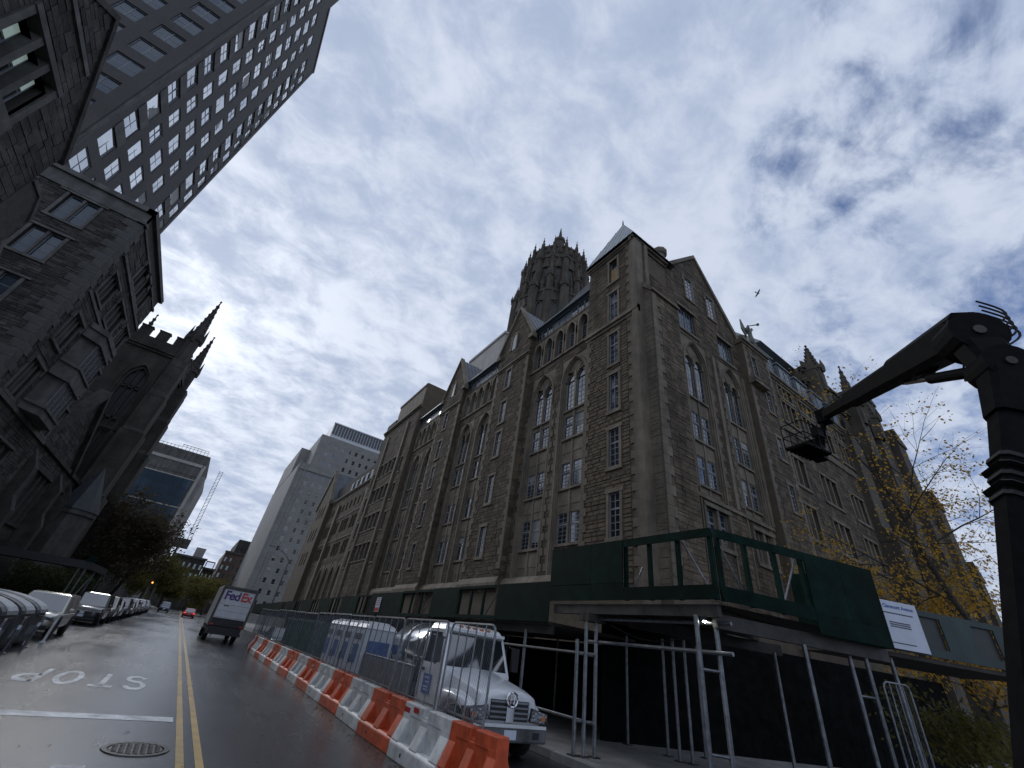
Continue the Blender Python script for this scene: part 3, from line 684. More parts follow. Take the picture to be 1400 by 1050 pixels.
trim.box(FU0+.4, FU1-3.5, -6, FN-.1, 28.0, 31.3); trim.box(FU0+.3, FU1-3.4, -6.1, FN, 31.3, 31.6); wall.box(FU1-3.5, FU1, -6, FN, 28.0, 29.3)
LU1 = 97.0
lw_h = [(u, u+.95, z, z+1.9) for u in [62.5+1.35*i for i in range(24) if i % 4 != 3] for z in (10.8, 14.4)] + [(u, u+.8, 18.0, 19.3) for u in [63+2.1*i for i in range(15)]]
la = [(63.6+3.4*i) for i in range(4)]
lah = [(u-1.3, u+1.3, 4.5, 9.6) for u in la]
wall_grid(wall, FU1, LU1, 0, 21.2, lw_h + lah, 0, .5)
facing(fac, courses(FU1, LU1, 5.0, 20.8, [(h[0]-.1, h[1]+.1, h[2]-.1, h[3]+.1) for h in lw_h+lah], (.34, .55), (.7, 1.5)), 0)
for h in lw_h: window(SF, hall, (h[0]+h[1])/2, h[2], h[1]-h[0], h[3]-h[2], n=-.25, cols=2, rows=3)
for u in la:
    arch_ring(trim, u, 1.3, 1.05, 4.5, 7.2, 2.35, 2.1, -.4, .08, 5); spandrel(trim, u, 1.3, 7.2, 2.35, 9.6, 0, None, 5)
    MB(SF).quad((u-1.3, -.5, 4.5), (u-1.3, -.5, 9.6), (u+1.3, -.5, 9.6), (u+1.3, -.5, 4.5)).build('arch_glazing', 'glass', hall)
for u in (61.5, 76.5, 96.5): trim.box(u-.4, u+.4, 0, .35, 0, 19.5)
for z, p in ((20.8, .15), (21.0, .28), (16.9, .1), (13.2, .1)): trim.box(FU1, LU1, -.1, p, z, z+.2)
rf2 = MB(SF); rf2.prism_u([(0, 21.2), (-6, 27), (-12, 21.2)], FU1, LU1-.3)
for i in range(30): rf2.tube((FU1+1.2*i, .02, 21.25), (FU1+1.2*i, -5.9, 27.0), .05, n=4)
rf2.build('wing_roof', 'roof_metal', hall)
wall.add([(LU1, .05, 21.2), (LU1, -6, 28), (LU1, -12, 21.2)], [(0, 1, 2)]); trim.prism_u([(.2, 21.1), (-6, 28.1), (-6, 28.5), (.2, 21.6)], LU1-.5, LU1)
fgn = .7; fg0, fg1, fgc = 83.5, 93.5, 88.5
fh_ = [(u, u+.9, z, z+2.2) for u in (86.0, 88.05, 90.1) for z in (10.5, 14.6, 18.8)]
wall_grid(wall, fg0, fg1, 0, 21.4, fh_, fgn, .35); wall.add([(fg0, fgn, 21.4), (fgc, fgn, 28.2), (fg1, fgn, 21.4)], [(0, 1, 2)]); wall.quad((fg0, fgn, 0), (fg0, fgn, 21.4), (fg0, -.2, 21.4), (fg0, -.2, 0))
for h in fh_: window(SF, hall, (h[0]+h[1])/2, h[2], h[1]-h[0], h[3]-h[2], n=fgn-.2, cols=2, rows=4)
for s in (-1, 1): trim.prism([(fgc, 28.7), (fgc, 28.1), (fgc+s*5.3, 21.0), (fgc+s*5.3, 21.6)], fgn-.4, fgn+.2)
gr_ = MB(SF)
for s in (-1, 1): gr_.add([(fgc, fgn-.2, 28.3), (fgc+s*5.3, fgn-.2, 21.1), (fgc+s*5.3, -8, 21.1), (fgc, -8, 28.3)], [(0, 1, 2, 3)])
gr_.build('gable_roof', 'roof_metal', hall)
for i in range(5):
    u = 63.2+2.5*i; d = MB(SF); d.box(u-.65, u+.65, -1.6, -.1, 21.3, 22.9); d.build('dormer', 'attic_metal', hall); window(SF, hall, u, 21.5, 1.1, 1.2, n=-.06, cols=2, rows=3)
MB(SF).quad((16.5, -.52, 4), (16.5, -.52, 24.4), (97, -.52, 24.4), (97, -.52, 4)).build('inner_wall', 'dark_mortar', hall)

# --- cross-street side
cw_rows = ((8.7, 10.2), (11.6, 13.3), (14.3, 16.0))
b1 = gothic_bay(CF, hall, trimC, 21.25, 1.35, 6.5, 19.7, 2.0, 0, 2, ((11.2, 12.9), (14.0, 15.9)), 17.0)
b2 = gothic_bay(CF, hall, trimC, 25.6, 1.35, 6.5, 19.7, 2.0, 0, 2, ((11.2, 12.9), (14.0, 15.9)), 17.0)
big = [(20.0, 21.9, 22.35, 24.5), (24.7, 26.55, 22.2, 24.3)]
att = [(21.2, 22.05, 26.0, 28.2), (23.9, 24.75, 25.8, 28.0)]
tud = [(20.3, 22.4, 8.0, 9.9), (24.9, 26.9, 8.0, 9.8)]
for b in (b1, b2): pass
hc = [(b1[0], b1[1], 10.6, b1[3]), (b2[0], b2[1], 10.6, b2[3])] + big + tud
wall_grid(wallC, 15.4, 27.5, 0, 25.6, hc, 0, .5)
GA = 23.0; wallC.add([(18.9, 0, 25.6), (18.9, 0, 27.6), (GA, 0, 31.9), (27.5, 0, 25.6)], [(0, 1, 2, 3)]); wallC.quad((15.4, 0, 25.6), (15.4, 0, 27.6), (18.9, 0, 27.6), (18.9, 0, 25.6))
tpC = lambda z: (15.5, 27.4) if z <= 25.6 else ((18.9 if z < 27.6 else 18.9+(z-27.6)*(GA-18.9)/4.3), 27.5-(z-25.6)*4.5/6.3)
facing(facC, courses(15.5, 27.4, 5.0, 31.5, [(h[0]-.1, h[1]+.1, h[2]-.15, h[3]+.1) for h in hc+att], (.15, .3), (.34, .75), top=tpC), 0)
for u, b in ((21.25, b1), (25.6, b2)):
    spandrel(trimC, u, 1.35, 19.7, 2.0, b[3]+.02, 0, None, 7)
    for s in (-1, 1): quoins(CF, hall, u+s*1.35, s, 10.8, 18.4, 0, True, trimC, .16, .34)
for a, b, c, d in big:
    trimC.box(a-.14, b+.14, -.05, .1, c-.18, c); trimC.box(a-.14, b+.14, -.05, .08, d, d+.18)
    for i in range(2): w = (b-a)/2; window(CF, hall, a+w*(i+.5), c, w-.04, d-c, n=-.2, cols=3, rows=5, glass='glass_blue', fw=.05)
for a, b, c, d in att:
    for q in (0, 1): trimC.box(a-.16+q*(b-a+.16), a+q*(b-a+.16), -.05, .1, c, d)
    trimC.box(a-.2, b+.2, -.05, .1, c-.18, c); trimC.box(a-.3, b+.3, -.05, .14, d, d+.18); trimC.box(a-.3, a-.18, -.02, .12, d-.5, d); trimC.box(b+.18, b+.3, -.02, .12, d-.5, d)
    window(CF, hall, (a+b)/2, c, b-a, d-c, n=.04, cols=2, rows=5)
for a, b, c, d in tud:
    trimC.box(a-.2, b+.2, -.05, .12, d, d+.22); trimC.box(a-.2, a, -.05, .08, c, d); trimC.box(b, b+.2, -.05, .08, c, d); trimC.box((a+b)/2-.09, (a+b)/2+.09, -.2, .06, c, d); trimC.box(a-.2, b+.2, -.05, .12, c-.2, c)
    for i in range(2): w = (b-a)/2; window(CF, hall, a+w*(i+.5), c, w-.2, d-c, n=-.2, cols=2, rows=5, transom=.6, glass='glass_blue')
for s, e in ((1, (27.75, 25.3)),): trimC.prism([(GA, 32.2), (GA, 31.8), (27.6, 25.45), (27.9, 25.45), (27.9, 25.8)], -.35, .16)
trimC.prism([(GA, 32.2), (GA, 31.8), (18.8, 27.5), (18.8, 27.95)], -.35, .16)
for z, h, p in ((27.4, .2, .12), (27.6, .22, .3)): trimC.box(15.0, 18.9, -.1, p, z, z+h)
# clasping corner buttress with a weathered set-off, limestone corner strips
bt = MB(CF); bt.box(15.75, 18.35, 0, .95, 0, 22.2); bt.add([(15.75, .95, 22.2), (18.35, .95, 22.2), (18.35, 0, 23.4), (15.75, 0, 23.4)], [(0, 1, 2, 3)]); bt.add([(15.75, .95, 22.2), (15.75, 0, 23.4), (15.75, 0, 22.2)], [(0, 1, 2)]); bt.add([(18.35, .95, 22.2), (18.35, 0, 22.2), (18.35, 0, 23.4)], [(0, 1, 2)])
bt.build('corner_buttress', 'mortar', hall)
bf = MB(CF); facing(bf, courses(16.5, 18.3, 5.0, 22.1, [], (.2, .36), (.35, .75)), .95); 
BS = Frame((15.75, YF, 0), (0, -1, 0), (-1, 0, 0)); 
bl_ = MB(BS); facing(bl_, courses(0, .9, 5, 22.1, [], (.3, .45), (.5, .9)), 0, .02); bl_.build('buttress_side', 'limestone', hall, kind='stuff')
bf.build('buttress_facing', 'stone', hall, kind='stuff')
quoins(CF, hall, 15.76, 1, 5, 22.1, .95, True, trimC, .42, .7, .5)
cb = MB(CF); cb.prism_u([(-.02, 23.35), (-.02, 23.6), (.3, 23.45), (1.1, 22.3), (1.1, 22.1), (.98, 22.1)], 15.68, 18.42); cb.build('set_off', 'limestone', hall)
trimC.box(15.09, 15.9, -.06, .35, 0, 27.4); trimC.box(15.95, 16.3, 0, .5, 22.3, 27.2)
# chimneys
for cx, cy, zt, ch in ((19.25, 12.98, 26.5, 30.1), (18.1, 13.3, 26.5, 29.6), (33.5, 14.6, 24, 30.6), (34.9, 15.0, 24, 30.5)):
    MB().lathe((cx, cy, 0), [(.55, zt), (.55, ch-1.6), (.48, ch-1.5), (.45, ch-.5), (.58, ch-.4), (.64, ch-.2), (.64, ch), (.4, ch+.1), (.35, ch-.2), (0, ch-.2)], 10).build('chimney', 'limestone', hall, smooth=False)
# slit tower and wing
SN = .45; ST0, ST1 = 27.5, 31.2
sr = [(12.1, 13.9), (15.8, 17.5), (19.6, 21.4)]
hs = [(29.6, 30.25, a, b) for a, b in sr] + [(28.5, 29.1, 22.3, 24.2)]
wall_grid(wallC, ST0, ST1, 0, 25.4, hs, SN, .3); wallC.quad((ST0, SN, 0), (ST0, SN, 25.4), (ST0, 0, 25.4), (ST0, 0, 0))
fh = [slit(CF, hall, trimC, 29.92, a, b, .65, n=SN, glass='glass_blue') for a, b in sr] + [slit(CF, hall, trimC, 28.8, 22.3, 24.2, .6, n=SN)]
facing(facC, courses(ST0, ST1, 5, 25.1, fh, (.24, .42), (.4, .9)), SN)
quoins(CF, hall, ST0, 1, 8, 25, SN, False, trimC, .3, .5); quoins(CF, hall, ST1, -1, 8, 25, SN, False, trimC, .3, .5)
for z, p in ((25.1, .2), (25.3, .35)): trimC.box(ST0-.1, ST1+.1, SN-.5, SN+p-.1, z, z+.2)
trimC.prism_u([(SN, 21.9), (SN+.5, 21.3), (SN+.5, 21.1), (SN, 21.1)], ST0-.1, 29.3)
WU1 = 47.0
wins = []
for u0, u1 in ((31.9, 34.2), (36.8, 39.5), (42.0, 44.6)):
    for z0, z1 in ((11.2, 13.5), (15.0, 17.2)): wins.append((u0, u1, z0, z1, 3))
for u0 in (33.2, 36.6, 39.6, 43.2): wins.append((u0, u0+2.2, 20.5, 22.4, 3)); wins.append((u0-.2, u0+1.6, 17.9, 19.2, 2) if False else (u0, u0+2.2, 22.9, 24.0, 3))
wh = [w[:4] for w in wins]
lowarch = [(35.2, .8), (40.5, .8)]
wall_grid(wallC, ST1, WU1, 0, 24.9, wh, 0, .35)
facing(facC, courses(ST1, WU1, 5, 24.4, [(a-.22, b+.22, c-.25, d+.22) for a, b, c, d in wh], (.26, .44), (.5, 1.1)), 0)
for a, b, c, d, k in wins:
    trimC.box(a-.22, a, -.05, .07, c, d); trimC.box(b, b+.22, -.05, .07, c, d); trimC.box(a-.24, b+.24, -.05, .1, d, d+.2); trimC.box(a-.24, b+.24, -.05, .12, c-.22, c)
    w = (b-a)/k
    for i in range(k):
        if i: trimC.box(a+w*i-.1, a+w*i+.1, -.25, .04, c, d)
        window(CF, hall, a+w*(i+.5), c, w-.2, d-c, n=-.24, cols=2, rows=4)
for i in range(60):   # carved band
    u = ST1+.2+.26*i
    if u < WU1: trimC.prism([(u-.1, 19.45), (u, 19.3), (u+.1, 19.45), (u+.08, 19.75), (u-.08, 19.75)], 0, .16)
trimC.box(ST1, WU1, -.02, .1, 19.75, 19.95)
for z, p in ((24.4, .12), (24.6, .25), (24.8, .18)): trimC.box(ST1, WU1, -.3, p, z, z+.2)
for i in range(5):
    u = 32.9+3.1*i; d = MB(CF); d.box(u-1.15, u+1.15, -2.4, -.25, 24.9, 27.2); d.box(u-1.25, u+1.25, -2.5, -.1, 27.2, 27.35); d.build('dormer', 'attic_metal', hall)
    for k in (-1, 1): window(CF, hall, u+k*.5, 25.2, .95, 1.8, n=-.2, cols=3, rows=4, glass='glass_blue')
rf3 = MB(CF); rf3.prism_u([(-1, 25), (-5, 28.5), (-11, 25)], ST1, WU1); rf3.build('wing_roof', 'roof_metal', hall); rf3 = MB(CF); rf3.prism_u([(-.6, 25.6), (-.6, 27.6), (-2, 27.8), (-11, 25.6)], 15.6, 18.9); rf3.build('corner_roof', 'roof_metal', hall)
rf4 = MB(CF); rf4.add([(GA, -.1, 32.0), (27.6, -.1, 25.5), (27.6, -9, 25.5), (GA, -9, 32.0)], [(0, 1, 2, 3)]); rf4.add([(GA, -.1, 32.0), (GA, -9, 32), (18.8, -9, 27.6), (18.8, -.1, 27.6)], [(0, 1, 2, 3)]); rf4.build('gable_roof', 'roof_metal', hall)
MB(CF).quad((15.9, -.52, 4), (15.9, -.52, 24.8), (47, -.52, 24.8), (47, -.52, 4)).build('inner_wall', 'dark_mortar', hall)
for u in (19.35, 23.45, 27.2): trimC.box(u-.16, u+.16, 0, .13, 10.5, 21.5)
# drainpipe and string below the big windows
trimC.box(19.2, 27.3, -.02, .12, 10.25, 10.45)
o1 = wall.build('street_wall', 'mortar', hall); o2 = wallC.build('side_wall', 'mortar', hall)
for q in near: 
    w, h = q[1]-q[0]-.024, q[3]-q[2]-.024; M = SF.M((q[0]+q[1])/2, TN, q[2]+.012) @ Matrix.Diagonal((w, .03*(.5+RND.random()), h, 1)); inst('stone', _um[0], o1, M)
trim.build('dressings', 'limestone', hall, bevel=0); trimC.build('dressings', 'limestone', hall)
fac.build('stone_facing', 'stone', hall, kind='stuff'); facC.build('stone_facing', 'stone', hall, kind='stuff')
# ================================================================== left side of the street
def simple_windows(fr, parent, lst, n=-.18, frame='frame_grey', glass='glass', cols=2, rows=3, tr=None, tp=.06, tilt=.012):
    for a, b, c, d in lst:
        if tr is not None: tr.box(a-.12, b+.12, -.05, .09, c-.14, c); tr.box(a-.1, b+.1, -.05, tp, d, d+.14)
        window(fr, parent, (a+b)/2, c, b-a, d-c, n=n, cols=cols, rows=rows, frame=frame, glass=glass, tilt=tilt)
# --- dark gabled hall nearest on the left
NG = Frame((-12, 0, 0), (0, 1, 0), (1, 0, 0))
ng = thing('gabled_hall', 'dark rubble stone gabled hall with a lit three-light window under its apex', 'building', (-12, 15.8, 0))
w_, t_, f_ = MB(NG), MB(NG), MB(NG)
tri = (14.35, 17.25, 15.3, 17.6)
poly_top = lambda z: (6, 20.3) if z <= 17.2 else (11.3+(z-17.2)*4.5/4.1, 20.3-(z-17.2)*4.5/4.1)
wall_grid(w_, 6, 20.3, 0, 17.2, [(tri[0], tri[1], tri[2], 17.2)], 0, .5); wall_grid(w_, tri[0]-.0, tri[1], 17.2, 17.6, [(tri[0]+.001, tri[1]-.001, 17.2, 17.599)], 0, .5)
w_.add([(11.3, 0, 17.2), (tri[0], 0, 17.2), (tri[0], 0, 19.98)], [(0, 1, 2)]); w_.add([(tri[0], 0, 17.6), (tri[0], 0, 19.98), (15.8, 0, 21.3), (tri[1], 0, 19.98), (tri[1], 0, 17.6)], [(0, 1, 2, 3, 4)]); w_.add([(tri[1], 0, 17.2), (tri[1], 0, 19.98), (20.3, 0, 17.2)], [(0, 1, 2)])
facing(f_, courses(6, 20.3, 3, 21.0, [(tri[0]-.3, tri[1]+.3, tri[2]-.7, tri[3]+.25)], (.22, .42), (.4, 1.0), top=poly_top), 0)
t_.box(tri[0]-.3, tri[1]+.3, -.1, .14, tri[2]-.7, tri[2]-.02); t_.box(tri[0]-.3, tri[1]+.3, -.1, .12, tri[3], tri[3]+.25); t_.box(tri[0]-.28, tri[0], -.1, .08, tri[2], tri[3]); t_.box(tri[1], tri[1]+.28, -.1, .08, tri[2], tri[3])
for i in (1, 2): u = tri[0]+(tri[1]-tri[0])*i/3; t_.box(u-.14, u+.14, -.45, .06, tri[2], tri[3])
for i in range(3):
    w = (tri[1]-tri[0])/3; u = tri[0]+w*(i+.5); o = window(NG, ng, u, tri[2], w-.28, tri[3]-tri[2], n=-.32, cols=2, rows=2, fw=.07)
    MB(NG).quad((u-.02, -.285, tri[2]+1.25), (u-.02, -.285, tri[3]-.1), (u+w/2-.2, -.285, tri[3]-.1), (u+w/2-.2, -.285, tri[2]+1.25)).build('ceiling_glow', 'room_glow', ng)  # glowing quad before the opaque pane stands in for the lit ceiling
MB(NG).quad((tri[0], -.52, tri[2]), (tri[0], -.52, tri[3]), (tri[1], -.52, tri[3]), (tri[1], -.52, tri[2])).build('dark_room', 'black_plastic', ng)
for s in (-1, 1): MB(NG).prism([(15.8, 21.62), (15.8, 21.3), (15.8+s*4.75, 16.95), (15.8+s*4.75, 17.27)], -.5, .12).build('coping', 'dark_stone', ng)
MB(NG).box(13.7, 17.4, -.02, .1, 19.2, 19.4).build('string_course', 'grey_trim', ng)
t_.build('window_surround', 'grey_trim', ng); t_ = MB(NG); simple_windows(NG, ng, [(13.2, 14.2, 10.2, 12.2), (14.6, 15.6, 10.2, 12.2), (16.0, 17.0, 10.2, 12.2)], n=.03, tr=t_)
w_.quad((20.3, 0, 0), (20.3, -9, 0), (20.3, -9, 17.2), (20.3, 0, 17.2))
# stepped pier in front of its far end
w_.prism([(20.3, 0), (22.6, 0), (22.6, 12.4), (21.9, 13.2), (21.9, 14.6), (21.2, 15.4), (20.3, 15.4)], -1.2, .05)
MB(NG).prism([(22.7, 12.3), (22.75, 12.5), (21.95, 13.4), (21.9, 13.1)], -1.25, .12).build('set_off', 'grey_trim', ng); MB(NG).prism([(22.0, 14.5), (22.0, 14.75), (21.2, 15.6), (20.3, 15.6), (20.3, 15.4), (21.2, 15.4)], -1.25, .12).build('set_off', 'grey_trim', ng)
rfn = MB(NG); 
for s in (-1, 1): rfn.add([(15.8, -.2, 21.5), (15.8+s*4.8, -.2, 17.1), (15.8+s*4.8, -10, 17.1), (15.8, -10, 21.5)], [(0, 1, 2, 3)])
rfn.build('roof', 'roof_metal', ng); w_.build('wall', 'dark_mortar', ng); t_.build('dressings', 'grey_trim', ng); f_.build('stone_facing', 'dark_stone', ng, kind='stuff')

# --- flat-topped stone house past the court
SA = Frame((0, 29.2, 0), (1, 0, 0), (0, -1, 0)); SB = Frame((-12, 0, 0), (0, 1, 0), (1, 0, 0))
sh = thing('stone_house', 'flat-topped grey stone house with pale quoins and stacked oriel windows beside the court', 'building', (-12, 29.2, 0))
wa, ta, fa = MB(SA), MB(SA), MB(SA); wb, tb_, fb = MB(SB), MB(SB), MB(SB)
ha = [(-15.6, -14.1, z, z+1.95) for z in (19.75, 16.75, 13.4, 10.0, 6.6)] + [(-18.6, -17.4, z, z+1.8) for z in (19.75, 16.75, 13.4)]
wall_grid(wa, -20, -12, 0, 23.0, ha, 0, .3)
facing(fa, courses(-20, -12.5, 4, 21.9, [(a-.2, b+.2, c-.2, d+.25) for a, b, c, d in ha], (.1, .2), (.3, .8)), 0)
for a, b, c, d in ha:
    ta.box(a-.16, a, -.05, .07, c, d); ta.box(b, b+.16, -.05, .07, c, d); ta.box(a-.5, b+.35, -.05, .13, d+.02, d+.14); ta.box(a-.2, b+.2, -.05, .1, c-.16, c); ta.box((a+b)/2-.06, (a+b)/2+.06, -.2, .03, c, d)
    for s in (-1, 1): w = (b-a)/2; window(SA, sh, (a+b)/2+s*w/2, c, w-.12, d-c, n=-.16, cols=1, rows=3, fw=.045, glass='glass_blue')
z, i = 4.0, 0
while z < 21.8:
    w = .5 if i % 2 else .85; block_obj('quoin', 'grey_trim', sh, SA, -12-w, -12.0, 0, .06, z+.006, z+.5); block_obj('quoin', 'grey_trim', sh, SB, 29.15, 29.2+(1.35-w), 0, .06, z+.006, z+.5); z += .51; i += 1
for z, h, p in ((21.9, .18, .1), (22.9, .35, .2)): ta.box(-20, -11.8, -.3, p, z, z+h); tb_.box(29.0, 40.2, -.3, p+.005, z, z+h)
ta.box(-20, -12, -.3, .03, 22.08, 22.9)
hb = [(33.2+1.5*i, 34.4+1.5*i, 20.1, 21.8) for i in range(3)] + [(30.7, 32.5, 17.0, 18.7), (34.0, 36.4, 17.0, 18.7), (37.6, 39.2, 17.0, 18.7), (30.8, 32.4, 13.4, 15.3), (30.8, 32.4, 10.0, 12.0), (38.3, 39.6, 13.4, 15.3), (38.3, 39.6, 10.0, 12.0), (31, 32.6, 6.2, 8.2), (34, 36.6, 6.2, 8.2)]
ori = (33.3, 37.8)
wall_grid(wb, 29.2, 40.0, 0, 22.9, hb, 0, .35); wb.quad((40, 0, 0), (40, -8, 0), (40, -8, 22.9), (40, 0, 22.9))
facing(fb, courses(30.0, 40.0, 4, 21.9, [(a-.2, b+.2, c-.2, d+.25) for a, b, c, d in hb]+[(ori[0], ori[1], 9.8, 16.6)], (.2, .36), (.4, 1.0)), 0)
for a, b, c, d in hb:
    tb_.box(a-.2, a, -.05, .09, c, d); tb_.box(b, b+.2, -.05, .09, c, d); tb_.box(a-.3, b+.3, -.05, .2, d, d+.16); tb_.box(a-.3, a-.2, -.05, .18, d-.4, d); tb_.box(b+.2, b+.3, -.05, .18, d-.4, d); tb_.box(a-.2, b+.2, -.05, .14, c-.16, c)
    k = 2 if b-a < 1.3 else 3; w = (b-a)/k
    for q in range(k):
        if q: tb_.box(a+w*q-.06, a+w*q+.06, -.2, .04, c, d)
        window(SB, sh, a+w*(q+.5), c, w-.1, d-c, n=-.2, cols=1, rows=3, fw=.05)
for z, p in ((19.7, .14), (16.5, .1), (9.6, .14)): tb_.box(30, 40.1, -.05, p, z, z+.22)
# oriel: canted two-storey bay
ob = MB(SB); pl = [(ori[0], 0), (ori[0]+.8, .85), (ori[1]-.8, .85), (ori[1], 0)]
def canted(b, z0, z1, g=0):
    q = [(u+(g if i > 1 else -g), n+g) for i, (u, n) in enumerate(pl)]; v = [(u, n, z0) for u, n in q]+[(u, n, z1) for u, n in q]; b.add(v, [(0, 1, 5, 4), (1, 2, 6, 5), (2, 3, 7, 6), (4, 5, 6, 7), (3, 2, 1, 0)])
for z0, z1, g in ((9.9, 10.4, .0), (12.3, 13.3, 0), (15.2, 15.9, 0)): canted(ob, z0, z1, g)
canted(ob, 10.4, 15.2, -.12)
for z0, z1 in ((10.35, 10.5), (12.25, 12.4), (13.2, 13.35), (15.15, 15.3), (15.85, 16.2)): canted(ob, z0, z1, .09)
ob.build('oriel', 'grey_trim', sh)
for z in (10.5, 13.35):
    for i in range(4): u = ori[0]+.95+.73*i; tb2 = MB(SB).box(u-.05, u+.05, .7, .84, z, z+1.8); tb2.build('mullion', 'grey_trim', sh); 
    for i in range(4): window(SB, sh, ori[0]+1.15+.73*i, z+.02, .6, 1.75, n=.75, cols=1, rows=3, fw=.04)
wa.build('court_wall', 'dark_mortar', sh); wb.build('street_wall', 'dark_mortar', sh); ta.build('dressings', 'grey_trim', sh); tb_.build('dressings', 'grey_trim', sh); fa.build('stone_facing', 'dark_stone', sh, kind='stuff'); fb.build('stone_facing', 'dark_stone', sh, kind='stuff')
MB().box(-20, -12.05, 29.25, 39.95, 22.6, 22.75).build('roof', 'roof_metal', sh)

# --- tall brick apartment tower behind
TR = Frame((-21, 0, 0), (0, 1, 0), (1, 0, 0)); TL = Frame((0, 34.6, 0), (1, 0, 0), (0, -1, 0))
tt = thing('apartment_tower', 'very tall dark brick apartment tower with columns of white-framed windows', 'tower block', (-21, 34.6, 0))
wr, tr_ = MB(TR), MB(TR); cols = [(37.3, 2.2, 0), (40.45, 1.7, .3), (43.75, 2.1, .0), (47.25, 1.7, .3), (51.7, 2.3, .0), (54.2, 1.6, -.4)]
hr = []
for i in range(19):
    z = 26.9+3.25*i
    for u, w, dz in cols:
        if z > 85 and u > 43: continue
        hr.append((u-w/2, u+w/2, z+dz*.5-1.0, z+dz*.5+1.1))
wall_grid(wr, 34.6, 55.4, 0, 88.4, [h for h in hr if h[3] < 88.3], 0, .3); wall_grid(wr, 34.6, 44.0, 88.4, 100, [h for h in hr if h[2] > 88.5 and h[1] < 43.9], 0, .3)
for h in hr:
    if h[3] >= 88.3 and h[2] <= 88.5: continue
    window(TR, tt, (h[0]+h[1])/2, h[2], h[1]-h[0], h[3]-h[2], n=-.1, cols=2, rows=2, frame='frame_grey', glass='glass_mirror', fw=.07, mu=.035, tilt=.03, blind=.2)
for u, w, dz in (cols[0], cols[4]):
    for i in range(2, 17):
        z = 26.9+3.25*i; 
        if z < 76: tr_.box(u-w/2-.06, u+w/2+.06, .02, .07, z+1.05, z+2.25)
tr_.box(34.7, 35.3, -.02, .1, 0, 100); tr_.box(54.9, 55.5, -.3, .06, 0, 88.5); tr_.box(43.8, 55.6, -6, .12, 88.2, 88.8)
wr.quad((55.4, 0, 0), (55.4, -20, 0), (55.4, -20, 88.4), (55.4, 0, 88.4)); wr.quad((44, 0, 88.4), (44, -20, 88.4), (44, -20, 100), (44, 0, 100)); wr.quad((34.6, 0, 100), (34.6, -24, 100), (44, -24, 100), (44, 0, 100))
wl = MB(TL); hl = [(u-w/2, u+w/2, 27.0+3.25*i-.95, 27.0+3.25*i+1.05) for i in range(15) for u, w in ((-23.1, 2.1), (-26.2, 1.9), (-29.4, 1.9), (-33, 1.9))]
wall_grid(wl, -45, -21, 0, 100, hl, 0, .3)
for h in hl: window(TL, tt, (h[0]+h[1])/2, h[2], h[1]-h[0], h[3]-h[2], n=-.18, cols=2, rows=2, fw=.07, mu=.04, glass='glass_blue')
wr.build('brick_wall', 'brick_dark', tt); wl.build('brick_wall', 'brick_dark', tt); tr_.build('metal_panels', 'grey_trim', tt)

# --- church tower with pinnacles
CT = Frame((0, 57, 0), (1, 0, 0), (0, -1, 0)); CR = Frame((-12, 0, 0), (0, 1, 0), (1, 0, 0))
ch = thing('church_tower', 'soot-dark square church tower with battlements and crocketed corner pinnacles', 'church tower', (-15.5, 61.5, 0))
cw, ct = MB(CT), MB(CT)
hh = [(-15.55, -13.0, 11.0, 24.3)]
wall_grid(cw, -19.0, -12.0, 0, 26.0, hh, 0, .7)
cr = MB(CR); wall_grid(cr, 57, 66, 0, 26, [(60.3, 62.9, 11, 24.3)], 0, .7)
for b, u in ((ct, -14.27),):
    for a, c, n1, n0 in ((1.27, 1.05, .1, -.2), (1.05, .85, -.2, -.45)): arch_ring(b, u, a, c, 11, 21.8, 2.4*a/1.27, 2.4*c/1.27, n0, n1, 6)
    spandrel(b, u, 1.27, 21.8, 2.4, 24.3, 0, None, 6)
    for s in (-.3, .3): b.box(u+s-.07, u+s+.07, -.5, -.35, 11, 23.2)
    b.box(u-.9, u+.9, -.5, -.35, 17.2, 17.5); b.box(u-.9, u+.9, -.5, -.35, 20.9, 21.1)
    for s in (-.6, 0, .6): arch_ring(b, u+s, .3, .22, 20.2, 20.9, .45, .36, -.5, -.36, 3)
MB(CT).quad((-15.5, -.6, 11), (-15.5, -.6, 24.2), (-13, -.6, 24.2), (-13, -.6, 11)).build('louvred_window', 'black_plastic', ch)
ur = 61.6; ctr = MB(CR); arch_ring(ctr, ur, 1.3, .95, 11, 21.8, 2.4, 2.0, -.4, .1, 6); spandrel(ctr, ur, 1.3, 21.8, 2.4, 24.3, 0, None, 6); ctr.build('window_surround', 'soot_stone', ch)
MB(CR).quad((60.3, -.6, 11), (60.3, -.6, 24.2), (62.9, -.6, 24.2), (62.9, -.6, 11)).build('louvred_window', 'glass', ch)
for z, p in ((25.6, .2), (25.9, .35), (16.0, .15), (10.2, .2)): ct.box(-19.2, -11.8+p*.0, -.1, p, z, z+.25); cr.box(57-p, 66.2, -.1, p, z, z+.25)
for i in range(9):
    u = -18.9+.85*i; ct.box(u, u+.42, -.25, .2, 26.1, 27.2)
def merlons(mb, u0, u1, n):
    u = u0
    while u < u1-.4: mb.box(u, u+1.05, n-.35, n+.22, 27.2, 28.3); mb.box(u-.06, u+1.11, n-.4, n+.28, 28.3, 28.45); u += 1.75
ct.box(-19.1, -11.9, -.35, .18, 26.15, 27.25); merlons(ct, -18.6, -12.4, 0); cr.box(57, 66.1, -.35, .18, 26.15, 27.25); merlons(cr, 58.0, 65.5, 0)
cr.quad((57, -.3, 26.4), (57, -7, 26.4), (66, -7, 26.4), (66, -.3, 26.4)); cr.quad((66, 0, 0), (66, -7, 0), (66, -7, 28), (66, 0, 28))
